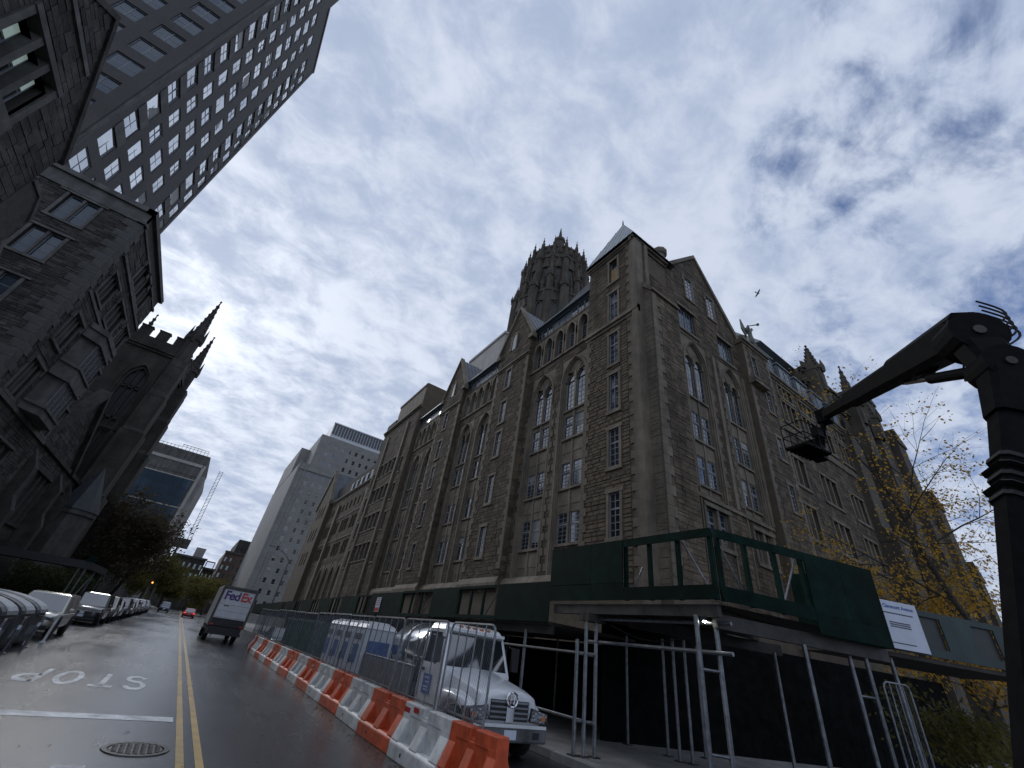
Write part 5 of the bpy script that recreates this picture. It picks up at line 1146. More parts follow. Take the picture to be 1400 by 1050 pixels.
# added sheets behind the walkway, the shade under the shed put into their colour
hd = thing('shade_hoarding', 'added plywood sheets along the hall foot, coloured near-black as shade under the pavement shed', 'shade_hoarding', (15, 20, .14))
for i in range(18): MB().box(15.02, 15.06, 11.0+2.44*i, 13.42+2.44*i, .14, 3.38 if i == 0 else 2.8).build('plywood_panel', 'shade_black', hd)
for i in range(7): MB(SC).box(1.0+2.44*i, 3.42+2.44*i, -6.55, -6.5, .14, 3.4).build('plywood_panel', 'shade_black', hd)
# lamp under the deck
lp = thing('work_lamp', 'small lit round work lamp clamped under the shed deck', 'lamp', (9.5, 6.12, 3.1))
MB().lathe((9.45, 6.1, 3.16), [(0, .03), (.09, .02), (.09, -.05), (.07, -.06)], 12).build('housing', 'black_plastic', lp); MB().lathe((9.42, 6.08, 3.1), [(0, .03), (.035, .015), (.04, -.015), (0, -.045)], 12).build('bulb', 'led', lp, smooth=True)
# grey continuation with the notice
g2 = thing('grey_parapet', 'weathered grey plywood shed parapet with two dark openings past the green corner', 'scaffold shed', (17, 4, 3))
D2 = Vector((.93, -.3676, 0)); SG = Frame((14.65, 4.95, 0), tuple(D2), (D2.y, -D2.x, 0))
for a, b in ((0, 1.55), (2.7, 3.75), (4.55, 5.9)): MB(SG).box(a, b, 0, .04, 3.35, 4.45).build('plywood_panel', 'shed_grey', g2)
for a, b in ((1.55, 2.7), (3.75, 4.55)): MB(SG).box(a, b, 0, .04, 3.35, 3.55).build('plywood_panel', 'shed_grey', g2); MB(SG).box(a, b, 0, .04, 4.3, 4.45).build('plywood_panel', 'shed_grey', g2); MB(SG).box(a, b, -.06, -.02, 3.5, 4.35).build('opening_dark', 'black_plastic', g2)  # black sheet stands in for the dark inside each opening
MB(SG).box(0, 6.0, -2.2, -.02, 3.2, 3.3).build('deck', 'plank', g2)
for u in (1.0, 5.7): MB(SG).tube((u, -.3, .14), (u, -.3, 3.2), .05).build('post', 'galv', g2)
nb = thing('notice_board', 'white printed notice board fixed to the end of the green shed parapet', 'sign', (15, 4.6, 3.4))
MB(SG).box(.42, 1.9, .09, .11, 3.38, 4.52).build('board', 'sign_white', nb)
inst('lettering', text_mesh('lettering', '95 Claremont Avenue', .128, 'sign_blue', .003, .001), nb, SG.M(1.2, .113, 4.34) @ Matrix.Rotation(rad(180), 4, 'Z') @ Matrix.Rotation(rad(90), 4, 'X'))
for z, w, h, m_ in ((4.2, 1.1, .03, 'ink_dark'), (3.98, .66, .03, 'ink_dark'), (3.93, .66, .03, 'ink_dark'), (3.88, .66, .03, 'ink_dark'), (3.5, .9, .025, 'ink_dark')): MB(SG).box(.6 if w > .7 else .85, (.6 if w > .7 else .85)+w, .111, .113, z, z+h).build('print_line', m_, nb)
# red and white notice on the street parapet
rn = thing('warning_notice', 'small red and white notice on the street side of the green shed', 'sign', (9.2, 27.5, 3.2))
MB(SX).box(26.3, 27.0, .05, .07, 3.0, 3.75).build('board', 'sign_white', rn); MB(SX).box(26.32, 26.98, .071, .073, 3.02, 3.22).build('print_band', 'sign_red', rn)
for z in (3.35, 3.45, 3.55, 3.65): MB(SX).box(26.4, 26.9, .071, .073, z, z+.04).build('print_line', 'sign_red', rn)
# chain-link panel by the right posts
def chain_panel(root, fr, u0, u1, z0, z1, n=0, pitch=.075, bars=3, wire=.0022, mesh=True):
    f = MB(fr); r = .12
    f.path([(u0, n, z0), (u0, n, z1-r), (u0+r*.3, n, z1-r*.3), (u0+r, n, z1), (u1-r, n, z1), (u1-r*.3, n, z1-r*.3), (u1, n, z1-r), (u1, n, z0)], .021, 6); f.tube((u0, n, z0+.05), (u1, n, z0+.05), .018, n=6); f.build('frame', 'galv', root)
    for i in range(1, bars+1): u = u0+(u1-u0)*i/(bars+1); MB(fr).tube((u, n, z0), (u, n, z1), .014, n=6).build('bar', 'galv', root)
    if mesh:
        w = MB(fr); W_, H_ = u1-u0, z1-z0; c = -H_
        while c < W_:
            for s in (1, -1):
                a0, a1 = max(c, 0), min(c+H_, W_)
                if a1 > a0:
                    za, zb = (a0-c, a1-c); 
                    ua, ub = (u0+a0, u0+a1) if s > 0 else (u1-a0, u1-a1)
                    w.add([(ua, n-wire, z0+za), (ua, n+wire, z0+za), (ub, n+wire, z0+zb), (ub, n-wire, z0+zb), (ua, n, z0+za-wire*1.6), (ub, n, z0+zb-wire*1.6)], [(0, 1, 2, 3), (1, 4, 5, 2), (0, 3, 5, 4)])
            c += pitch
        w.build('chain_link', 'galv', root, kind='stuff')
cf = thing('fence_panel', 'galvanised chain-link panel standing by the right-hand shed legs', 'fence', (13.9, 4.7, .14))
chain_panel(cf, Frame((13.75, 4.55, 0), tuple(DD), (DD.y, -DD.x, 0)), 0, .85, .2, 2.55)
ORD = ('first', 'second', 'third', 'fourth', 'fifth', 'sixth', 'seventh', 'eighth', 'ninth', 'tenth', 'eleventh', 'twelfth', 'thirteenth', 'fourteenth', 'fifteenth', 'sixteenth', 'seventeenth', 'eighteenth')
# ================================================================== barriers with fence panels
def barrier_proto(mat):
    b = MB(); L2 = .915
    b.prism_u([(-.3, 0), (.3, 0), (.3, .22), (.26, .27), (-.26, .27), (-.3, .22)], -L2, L2)
    b.prism_u([(-.13, .26), (.13, .26), (.11, .74), (-.11, .74)], -L2+.01, L2-.01)
    for a, c in ((-L2, -.62), (-.14, .14), (.62, L2)): b.prism_u([(-.285, .26), (.285, .26), (.125, .6), (.125, .7), (-.125, .7), (-.125, .6)], a, c)
    for a, c in ((-L2, -.09), (.09, L2)): b.prism_u([(-.125, .66), (.125, .66), (.115, .86), (-.115, .86)], a, c)
    me = b.mesh('shell', mat); return me
bar_me = {m_: barrier_proto(m_) for m_ in ('plastic_orange', 'plastic_white')}
hole_me = MB().lathe((0, 0, 0), [(.045, 0), (.03, .012), (0, .012)], 10, axis='y').mesh('drain_plug', 'black_plastic')
BL = 1.95
def bar_xy(y): return 4.72 + .16*max(0, min(1, (y-11)/9))
for i in range(17):
    y = 6.98+BL*i; m_ = 'plastic_white' if i % 2 else 'plastic_orange'; a = math.pi/2 + RND.uniform(-.022, .022); x = bar_xy(y) + RND.uniform(-.025, .025)
    if i == 0: x += .03; y = 7.33; a += .08
    if i >= 14: x += .04*(i-13)**2; a += -.05*(i-13)
    col = 'orange' if i % 2 == 0 else 'white'
    far = ('next to the white tank truck' if i < 4 else 'in front of the portable toilets' if i < 7 else 'in front of the green container' if i < 12 else 'at the delivery van end of the row')
    t = thing('road_barrier', f'{col} plastic barrier {far}, {ORD[i]} from the crossing', 'barrier', (x, y, 0), a, 'orange and white barriers in a row along the road')
    M = world_of(t) @ Matrix.Diagonal((.7 if i == 0 else 1.055, 1, 1, 1)); o = link(bpy.data.objects.new('shell', bar_me[m_]), t, M); bv = o.modifiers.new('bevel', 'BEVEL'); bv.width = .018; bv.segments = 2
    inst('drain_plug', hole_me, t, M @ Matrix.Translation((.35, .292, .12)))
    if i == 1: inst('sticker', MB().box(.3, .5, .115, .128, .74, .82).mesh('sticker', 'red_lens'), t, M); inst('sticker', MB().box(.66, .9, .115, .128, .7, .78).mesh('sticker', 'red_lens'), t, M)
for i in range(13):
    y0 = 6.55+2.42*i; y1 = y0+2.3
    if i == 0: y0, y1 = 7.3, 8.95
    x = bar_xy((y0+y1)/2) + (.02 if i else .1)
    near = ('before the hood of the tank truck' if i == 0 else 'beside the tank truck cab' if i < 3 else 'before the portable toilets' if i < 6 else 'before the green container' if i < 9 else 'at the far end of the barrier row')
    t = thing('fence_panel', f'chain-link panel {near}, {ORD[i]} from the crossing', 'fence', (x, (y0+y1)/2, .86), 0, 'chain-link fence panels on the barrier row')
    fr = Frame((x, 0, 0), (0, 1, 0), (-1, 0, 0)); c0, c1 = y0, y1
    chain_panel(t, fr, c0, c1, .86, 2.36+RND.uniform(-.03, .03), 0, .075 if i < 6 else .15, 4 if i < 9 else 3)

# ================================================================== vehicles
def wheel_part(root, M, x, y, r, w, rim='rim'):
    s = 1 if x > 0 else -1
    ty = MB().lathe((0, 0, 0), [(r*.62, -w/2), (r*.93, -w/2), (r, -w*.35), (r, w*.35), (r*.93, w/2), (r*.62, w/2), (r*.62, -w/2)], 20, axis='x')
    wh = link(bpy.data.objects.new('wheel', ty.mesh('wheel', 'rubber', True)), root, M @ Matrix.Translation((x, y, r)))
    rm = MB().lathe((s*w*.1, 0, 0), [(r*.63, s*w*.3), (r*.58, s*w*.32), (r*.5, s*w*.12), (r*.2, s*w*.18), (r*.16, s*w*.3), (0, s*w*.3)], 14, axis='x')
    for k in range(5): a = 2*math.pi*k/5; rm.tube((s*w*.32, .15*r*math.cos(a), .15*r*math.sin(a)), (s*w*.34, .56*r*math.cos(a), .56*r*math.sin(a)), r*.075, n=4)
    link(bpy.data.objects.new('rim', rm.mesh('rim', rim)), wh, world_of(wh))
def car(label, loc, rz, paint, kind='sedan', cat='car', group=None, L=4.6, W=1.82, H=1.46, lit=None, lod=0):
    """front of the car points to local -y"""
    t = thing('parked_car', label, cat, loc, rz, group); M = world_of(t); hw = W/2; suv = kind == 'suv'
    zb = .24 if suv else .19; belt = H*.585; hood = H*.57 if suv else H*.56; f, r = -L/2, L/2
    def sec(y, w, z0, z1, c=.09):
        h = [(w*.86, z0), (w, z0+.14), (w*1.0, z0+(z1-z0)*.5), (w*.975, z1-.1), (w*.9, z1-.015), (w*.45, z1+c*.25)]
        return [(x, y, z) for x, z in h] + [(0, y, z1+c*.3)] + [(-x, y, z) for x, z in reversed(h)]
    cab0 = f+L*(.25 if suv else .27); cab1 = r-(L*.02 if suv else L*.13)
    st = [(f, hw*.78, zb+.16, hood*.8), (f+.1, hw*.9, zb+.04, hood*.92), (f+.45, hw*.97, zb, hood*.985), (f+L*.16, hw, zb, hood*1.02), (cab0, hw, zb, belt), (0, hw, zb, belt*1.01), (cab1-.2, hw, zb, belt*1.02), (r-.4, hw*.97, zb, belt*1.02 if suv else belt*1.0), (r-.08, hw*.92, zb+.05, belt*.99), (r, hw*.82, zb+.18, belt*.93)]
    b = MB(); b.loft([sec(*s) for s in st]); o = b.build('body', paint, t, smooth=True, M=M, recalc=True); sm = o.modifiers.new('sub', 'SUBSURF'); sm.levels = sm.render_levels = 1
    # cabin: solid roof and pillars, glass set a few millimetres proud
    rk = .62 if suv else .7; rb_ = .25 if suv else .62; wt = hw*.76; wb_ = hw*.94
    A = [(-wb_, cab0, belt-.04), (wb_, cab0, belt-.04), (wb_, cab1, belt-.02), (-wb_, cab1, belt-.02)]; T = [(-wt, cab0+rk, H-.03), (wt, cab0+rk, H-.03), (wt, cab1-rb_, H-.02), (-wt, cab1-rb_, H-.02)]
    c = MB(); c.add(A+T, [(0, 1, 5, 4), (1, 2, 6, 5), (2, 3, 7, 6), (3, 0, 4, 7)]); T2 = [(-wt*.8, cab0+rk+.2, H+.015), (wt*.8, cab0+rk+.2, H+.015), (wt*.8, cab1-rb_-.2, H+.01), (-wt*.8, cab1-rb_-.2, H+.01)]
    c.add(T+T2, [(0, 1, 5, 4), (1, 2, 6, 5), (2, 3, 7, 6), (3, 0, 4, 7), (4, 5, 6, 7)]); c.build('roof', paint, t, smooth=False, M=M, bevel=.05)
    def glass(name, q, m0, m1, n0, n1, off=.008):
        a, b_, c_, d = [Vector(v) for v in q]      # a,b bottom; c,d top (b-c side)
        P = lambda s, v: (a.lerp(b_, s)).lerp(d.lerp(c_, s), v); nn = (b_-a).cross(d-a).normalized()
        ctr = (a+b_+c_+d)/4; nn = nn if nn.dot(ctr-Vector((0, 0, H*.6))) > 0 else -nn
        pts = [P(m0, n0), P(m1, n0), P(m1, n1), P(m0, n1)]; g = MB(); g.add([tuple(p+nn*off) for p in pts]+[tuple(p-nn*.01) for p in pts], [(0, 1, 2, 3), (0, 4, 5, 1), (1, 5, 6, 2), (2, 6, 7, 3), (3, 7, 4, 0)]); g.build(name, 'car_glass', t, M=M)
    glass('windshield', (A[0], A[1], T[1], T[0]), .05, .95, .08, .95); glass('rear_window', (A[2], A[3], T[3], T[2]), .06, .94, .15, .92)
    for q in ((A[1], A[2], T[2], T[1]), (A[3], A[0], T[0], T[3])):
        glass('side_window', q, .07, .48, .12, .9); glass('side_window', q, .52, .93, .12, .9)
    for s in (-1, 1):
        hz = hood*.78
        MB().add([(s*hw*.52, f-.0, hz-.06), (s*hw*.9, f+.16, hz-.05), (s*hw*.93, f+.24, hz+.05), (s*hw*.5, f+.03, hz+.05)], [(0, 1, 2, 3)]).box(s*hw*.7-.17, s*hw*.7+.17, f-.004, f+.2, hz-.055, hz+.05).build('headlight', 'lamp_glass', t, M=M)
        MB().box(s*hw*.76-.16, s*hw*.76+.16, r-.1, r+.012, belt*.78, belt*.92).build('tail_light', 'tail_red' if lit else 'red_lens', t, M=M)
        MB().box(s*hw-.0 if s > 0 else -hw-.17, s*hw+.17 if s > 0 else -hw, cab0+.32, cab0+.44, belt+.02, belt+.16).build('mirror', paint, t, M=M, bevel=.03)
    MB().box(-hw*.5, hw*.5, f-.02, f+.1, hood*.5, hood*.78).build('grille', 'black_plastic', t, M=M); MB().box(-hw*.8, hw*.8, f-.015, f+.12, zb+.06, zb+.2).build('lower_grille', 'black_plastic', t, M=M)
    MB().box(-hw*.5, hw*.5, f-.03, f-.018, hood*.74, hood*.77).box(-hw*.12, hw*.12, f-.035, f-.018, hood*.6, hood*.72).build('grille_trim', 'chrome', t, M=M)
    MB().box(-.15, .15, f-.035, f-.02, zb+.2, zb+.34).build('number_plate', 'sign_white', t, M=M); MB().box(-.15, .15, r+.0, r+.02, belt*.6, belt*.74).build('number_plate', 'sign_white', t, M=M)
    wr_ = .36 if suv else .32
    for s in (-1, 1):
        for y in (f+L*.18, r-L*.19):
            wheel_part(t, M, s*(hw-.1), y, wr_, .22)
            MB().lathe((s*(hw-.02), y, wr_), [(wr_+.1, -.02), (wr_+.1, .028*1), (wr_+.0, .028)], 18, axis='x', arc=(0, math.pi)).build('arch_lip', 'black_plastic', t, M=M)
            MB().lathe((s*(hw-.005), y, wr_), [(wr_+.075, 0), (0, 0.0)], 18, axis='x').build('wheel_well', 'black_plastic', t, M=M)
    return t
car('light gold hatchback parked beside the dark trash containers', (-4.72, 28.9, 0), 0, 'silver_paint', 'suv', L=4.4, H=1.58, W=1.8)
car('black large suv with chrome grille trim heading the row of parked cars', (-4.75, 42.2, 0), .0, 'black_paint', 'suv', L=4.9, W=1.95, H=1.78)
specs = [('silver_paint', 'suv', 'pale silver'), ('white_paint', 'sedan', 'white'), ('grey_paint', 'suv', 'grey'), ('silver_paint', 'sedan', 'pale silver'), ('white_paint', 'suv', 'white'), ('grey_paint', 'sedan', 'grey'), ('silver_paint', 'suv', 'pale silver'), ('grey_paint', 'sedan', 'grey'), ('white_paint', 'suv', 'white'), ('silver_paint', 'sedan', 'pale silver')]
protos = {}
for i, (pm, kd, cn_) in enumerate(specs):
    y = 48.2+5.8*i; lab = f'{cn_} {"suv" if kd == "suv" else "saloon"}, {ORD[i]} parked car behind the black suv'; grp = 'cars parked along the left kerb'
    if (pm, kd) not in protos: protos[(pm, kd)] = car(lab, (-4.75+RND.uniform(-.1, .1), y, 0), 0, pm, kd, group=grp, H=1.7 if kd == 'suv' else 1.46, W=1.88 if kd == 'suv' else 1.8)
    else: copy_tree(protos[(pm, kd)], at((-4.75+RND.uniform(-.1, .1), y, 0)), lab, grp)
car('dark off-road car with lit headlamps coming up the far road', (-2.2, 118, 0), 0, 'blue_paint', 'suv', H=1.85, L=4.5)
car('red car driving away in the far lane', (2.0, 104, 0), math.pi, 'red_paint', 'sedan', lit=1)
car('grey car parked at the right kerb far beyond the delivery van', (6.6, 96, 0), math.pi, 'grey_paint', 'suv', H=1.7)
car('blue saloon parked at the right kerb behind the grey car', (6.6, 89.5, 0), math.pi, 'blue_paint', 'sedan')
car('dark car parked behind the far fence panels before the van', (6.3, 35.5, 0), math.pi, 'grey_paint', 'sedan', H=1.5)

# --- delivery van seen from behind
fx = thing('delivery_van', 'white box delivery van with purple and red lettering driving away', 'van', (3.3, 43.5, 0))
MB().box(2.1, 4.5, 40.0, 45.6, .95, 3.5).build('cargo_box', 'van_white', fx, bevel=.06)
FV = Frame((0, 40.0, 0), (1, 0, 0), (0, -1, 0))
MB(FV).box(2.28, 4.32, .0, .03, 1.15, 3.25).build('roller_door', 'van_white', fx)
for z in (1.5, 1.9, 2.3, 2.7): MB(FV).box(2.3, 4.3, .03, .034, z, z+.015).build('door_seam', 'grey_trim', fx)
for a, b, c, d in ((2.1, 2.26, 1.0, 3.5), (4.34, 4.5, 1.0, 3.5), (2.26, 4.34, 3.28, 3.5)): MB(FV).box(a, b, .002, .06, c, d).build('door_frame', 'grey_trim', fx)
MB().box(2.2, 4.4, 39.65, 40.1, .45, .62).build('bumper', 'black_plastic', fx); MB().box(2.25, 4.35, 39.95, 45.5, .6, .96).build('chassis', 'black_plastic', fx); MB(FV).box(2.15, 4.45, .0, .05, .92, 1.45).build('tail_lift', 'black_plastic', fx)
for x in (2.35, 4.25):
    MB(FV).box(x-.1, x+.1, .05, .09, .98, 1.1).build('tail_light', 'red_lens', fx)
    for y in (41.5, 46.4): wheel_part(fx, Matrix.Identity(4), x, y, .4, .3)
for x in (2.6, 4.0): MB(FV).tube((x, .0, .3), (x, .35, .5), .03).build('bumper_stay', 'black_plastic', fx)
cbn = MB(); cbn.loft([[(2.15, 45.6, .6), (4.45, 45.6, .6), (4.45, 45.6, 2.7), (2.15, 45.6, 2.7)], [(2.2, 46.6, .6), (4.4, 46.6, .6), (4.35, 46.4, 2.6), (2.25, 46.4, 2.6)], [(2.25, 47.8, .65), (4.35, 47.8, .65), (4.3, 47.5, 1.4), (2.3, 47.5, 1.4)]]); cbn.build('cab', 'van_white', fx)
MB().box(4.5, 4.75, 46.3, 46.4, 1.5, 2.2).build('mirror', 'black_plastic', fx); MB().box(1.85, 2.1, 46.3, 46.4, 1.5, 2.2).build('mirror', 'black_plastic', fx)
for s, x, m_ in (('Fed', 2.92, 'ink_purple'), ('Ex', 3.86, 'ink_red')): inst('lettering', text_mesh('lettering', s, .78, m_, .02, .003, .9), fx, Matrix.Translation((x, 39.955, 2.64)) @ Matrix.Rotation(rad(90), 4, 'X'))
MB(FV).box(2.6, 2.95, .036, .04, 2.2, 2.27).build('small_print', 'ink_dark', fx)

# --- white tank truck behind the barriers, nose towards the crossing
tk = thing('tank_truck', 'white bonneted truck with a polished steel tank parked behind the barriers', 'truck', (6.5, 11, 0))
TX = 6.72
def sec_t(y, w, z0, z1, cr=.06, k=.9): 
    h = [(w*.95, z0), (w, z0+.12), (w, z0+(z1-z0)*.6), (w*k, z1-.06), (w*k*.8, z1), (w*.4, z1+cr)]
    return [(TX+x, y, z) for x, z in h]+[(TX, y, z1+cr*1.1)]+[(TX-x, y, z) for x, z in reversed(h)]
b = MB(); b.loft([sec_t(8.95, .74, .72, 1.12), sec_t(9.02, .82, .62, 1.2), sec_t(9.3, .86, .58, 1.27), sec_t(9.9, .88, .58, 1.36), sec_t(10.55, .92, .58, 1.46)]); o = b.build('bonnet', 'white_paint', tk, smooth=True, recalc=True, bevel=.03)
for s in (-1, 1):   # wings
    f_ = MB(); f_.loft([[(TX+s*.62, y, z0), (TX+s*w, y, z0), (TX+s*w, y, z1-.06), (TX+s*(w-.1), y, z1), (TX+s*.6, y, z1+.02)] for y, w, z0, z1 in ((8.98, .95, .55, .86), (9.12, 1.04, .62, .98), (9.35, 1.07, .8, 1.07), (9.8, 1.08, .92, 1.12), (10.2, 1.07, .8, 1.1), (10.5, 1.05, .5, 1.1))]); o = f_.build('wing', 'white_paint', tk, smooth=True, recalc=True); o.modifiers.new('sub', 'SUBSURF').render_levels = 2
    MB().loft([[(TX+s*(.8+dx), y, .83+dz) for dx, dz in ((-.25, -.1), (.2, -.13), (.27, .06), (-.2, .15))] for y in (8.9, 9.25)]).build('headlight_pod', 'black_plastic', tk)
    MB().add([(TX+s*.57, 8.895, .745), (TX+s*.98, 8.895, .715), (TX+s*1.05, 8.895, .88), (TX+s*.62, 8.895, .965)], [(0, 1, 2, 3)]).box(TX+s*1.068-.004, TX+s*1.068+.004, 8.92, 9.2, .73, .89).build('headlight', 'lamp_glass', tk)
    0 and MB().add([(TX+s*.56, 8.93, .74), (TX+s*.98, 9.0, .7), (TX+s*1.04, 9.14, .9), (TX+s*.6, 8.96, .98)], [(0, 1, 2, 3)]).add([(TX+s*.98, 9.0, .7), (TX+s*1.06, 9.2, .72), (TX+s*1.06, 9.25, .9), (TX+s*1.04, 9.14, .9)], [(0, 1, 2, 3)]).build('headlight', 'lamp_glass', tk)
    MB().box(TX+s*.94-.05, TX+s*.94+.05, 8.885, 8.93, .76, .84).build('indicator', 'amber', tk)
FT = Frame((TX, 8.93, 0), (1, 0, 0), (0, -1, 0))
MB(FT).box(-.52, .52, -.06, .0, .72, 1.08).build('grille', 'black_plastic', tk)
for z in (.76, .85, .94, 1.03): MB(FT).box(-.52, .52, .0, .025, z, z+.035).build('grille_bar', 'frame_grey', tk)
MB(FT).box(-.1, .1, .0, .03, .7, 1.0).build('grille_centre', 'chrome', tk)
em = MB(FT); n_ = 20
for i in range(n_):
    a0, a1 = 2*math.pi*i/n_, 2*math.pi*(i+1)/n_; em.tube((.15*math.cos(a0), .06, 1.1+.13*math.sin(a0)), (.15*math.cos(a1), .06, 1.1+.13*math.sin(a1)), .024, n=6)
for s in (-1, 1): em.tube((s*.05, .06, 1.02), (s*.07, .06, 1.18), .018, n=6)
em.tube((-.07, .06, 1.1), (.07, .06, 1.1), .018, n=6); em.build('emblem', 'chrome', tk)
MB(FT).box(-1.03, 1.03, -.25, .09, .36, .66).build('bumper', 'bed_grey', tk, bevel=.04); MB(FT).box(-.98, .98, .09, .11, .62, .68).build('bumper_lip', 'white_paint', tk)
MB(FT).box(-.16, .16, .095, .105, .42, .58).build('number_plate', 'sign_white', tk); MB(FT).box(.62, .8, .095, .1, .44, .56).build('tow_slot', 'black_plastic', tk); MB(FT).box(-.8, -.62, .095, .1, .44, .56).build('tow_slot', 'black_plastic', tk)
# cab
cb_ = MB(); cz = 1.42
ring_ = lambda y0, y1, w, z: [(TX-w, y0, z), (TX+w, y0, z), (TX+w, y1, z), (TX-w, y1, z)]
cb_.loft([ring_(10.5, 11.8, 1.0, .55), ring_(10.48, 11.8, 1.02, .9), ring_(10.5, 11.8, 1.02, cz), ring_(10.85, 11.8, .93, 2.28), ring_(10.98, 11.75, .86, 2.42), ring_(11.2, 11.6, .7, 2.46)]); cb_.build('cab', 'white_paint', tk, bevel=.05, smooth=False)
def facet(name, pts, mat, off, par=tk):
    a, b_, c_ = [Vector(p) for p in pts[:3]]; n_ = (b_-a).cross(c_-a).normalized(); ctr = sum((Vector(p) for p in pts), Vector())/len(pts)
    if n_.dot(ctr-Vector((TX, 11.3, 1.5))) < 0: n_ = -n_
    k = len(pts); MB().add([tuple(Vector(p)+n_*off) for p in pts]+[tuple(Vector(p)-n_*.02) for p in pts], [tuple(range(k))]+[(i, k+i, k+(i+1) % k, (i+1) % k) for i in range(k)]).build(name, mat, par)
facet('windshield', [(TX-.9, 10.54, 1.5), (TX+.9, 10.54, 1.5), (TX+.82, 10.83, 2.22), (TX-.82, 10.83, 2.22)], 'car_glass', .012)
for s in (-1, 1):
    facet('side_window', [(TX+s*1.005, 10.72, 1.62), (TX+s*1.005, 11.0, 1.46), (TX+s*1.005, 11.62, 1.46), (TX+s*.94, 11.62, 2.2), (TX+s*.94, 10.98, 2.2)], 'car_glass', .01)
    MB().box(TX+s*1.02-.012, TX+s*1.02+.012, 11.64, 11.66, .75, 2.2).build('door_seam', 'black_plastic', tk); MB().box(TX+s*1.035-.02, TX+s*1.035+.02, 11.45, 11.62, 1.32, 1.37).build('door_handle', 'black_plastic', tk)
    MB().box(TX+s*1.2-.1, TX+s*1.2+.1, 10.55, 10.65, 1.55, 2.1).build('mirror', 'black_plastic', tk); MB().tube((TX+s*1.0, 10.62, 2.1), (TX+s*1.2, 10.6, 2.0), .018).build('mirror_arm', 'black_plastic', tk)
    for y in (9.75, 14.7): wheel_part(tk, Matrix.Identity(4), TX+s*.9-TX*0, y, .42, .26) if False else wheel_part(tk, Matrix.Translation((TX, 0, 0)), s*.9, y, .42, .26)
    MB().box(TX+s*.98-.06, TX+s*.98+.06, 10.55, 11.9, .5, .56).build('step', 'bed_grey', tk)
for i in range(5): MB().box(TX-.5+.22*i, TX-.38+.22*i, 10.93, 11.0, 2.36, 2.42).build('marker_light', 'amber', tk)
MB().box(TX-.86, TX+.86, 10.72, 10.92, 2.26, 2.33).build('visor', 'white_paint', tk)
for s in (-.45, .25): MB().tube((TX+s, 10.5, 1.5), (TX+s+.42, 10.6, 1.78), .012, n=5).build('wiper', 'black_plastic', tk)
MB().box(TX-.25, TX+.35, 10.62, 10.7, 1.52, 1.6).build('dash_papers', 'sign_white', tk)
FS = Frame((TX-1.02, 0, 0), (0, 1, 0), (-1, 0, 0))
MB(FS).box(10.95, 11.4, .012, .018, .86, 1.26).build('door_sign', 'sign_blue', tk)
for z, w in ((1.17, .3), (1.08, .22), (.98, .3), (.92, .26)): MB(FS).box(11.02, 11.02+w, .019, .021, z, z+.03).build('print_line', 'sign_white', tk)
# tank, deck, bed side
MB().lathe((TX, 0, 1.72), [(0, 12.1), (.3, 12.12), (.55, 12.2), (.68, 12.35), (.7, 12.5), (.7, 14.8), (.6, 15.0), (0, 15.1)], 28, axis='y').build('tank', 'tank_steel', tk, smooth=True)
MB().box(TX-1.04, TX+1.04, 12.05, 16.3, .72, .98).build('bed', 'bed_grey', tk); MB().box(TX-1.06, TX-1.02, 12.05, 16.3, .62, 1.3).build('bed_side', 'bed_grey', tk); MB().box(TX-.5, TX+.5, 9.2, 16.2, .42, .72).build('chassis', 'black_plastic', tk)
for y in (12.7, 13.9): MB().lathe((TX, y, 1.72), [(.71, -.04), (.725, -.04), (.725, .04), (.71, .04)], 28, axis='y').build('tank_band', 'galv', tk)
MB().tube((TX-1.04, 12.05, 1.34), (TX-1.04, 16.3, 1.34), .025).build('bed_rail', 'galv', tk)
MB().box(TX-.95, TX-.7, 12.1, 12.5, .98, 1.5).build('pump_box', 'black_plastic', tk)

tk.matrix_basis = Matrix.Translation((.12, .45, 0)) @ tk.matrix_basis
# --- portable toilets
def toilet(y, lab):
    t = thing('portable_toilet', lab, 'portable toilet', (6.3, y, 0), 0, 'portable toilets in a row behind the fence'); fr = Frame((5.72, y, 0), (0, 1, 0), (-1, 0, 0))
    MB(fr).box(-.56, .56, -1.15, 0, .1, 2.05).build('shell', 'toilet_white', t, bevel=.03)
    rf_ = MB(fr); rf_.loft([[(-.6, .04, 2.05), (.6, .04, 2.05), (.6, -1.2, 2.05), (-.6, -1.2, 2.05)], [(-.5, -.08, 2.2), (.5, -.08, 2.2), (.5, -1.08, 2.2), (-.5, -1.08, 2.2)], [(-.25, -.3, 2.3), (.25, -.3, 2.3), (.25, -.9, 2.3), (-.25, -.9, 2.3)]]); rf_.build('roof', 'white_paint', t, bevel=.04)
    MB(fr).box(-.4, .4, .0, .03, .2, 1.9).build('door', 'toilet_white', t); MB(fr).box(-.3, .3, .03, .045, 1.0, 1.55).build('door_panel', 'toilet_blue', t)
    for k in range(4): MB(fr).box(-.38, .38, .03, .05, 1.7+.05*k, 1.725+.05*k).build('vent_slot', 'bin_dark', t)
    MB(fr).box(.28, .36, .03, .06, .95, 1.2).build('latch', 'black_plastic', t); MB(fr).box(-.6, .6, -1.2, .05, 0, .1).build('skid', 'bed_grey', t)
    sd = Frame((6.3, y-.56, 0), (1, 0, 0), (0, -1, 0)); MB(sd).box(-.4, .4, 0, .015, 1.15, 1.7).build('side_panel', 'toilet_blue', t)
    return t
for i in range(4): toilet(17.5+1.28*i, f'white portable toilet with blue panels, {ORD[i]} in the row from the tank truck')
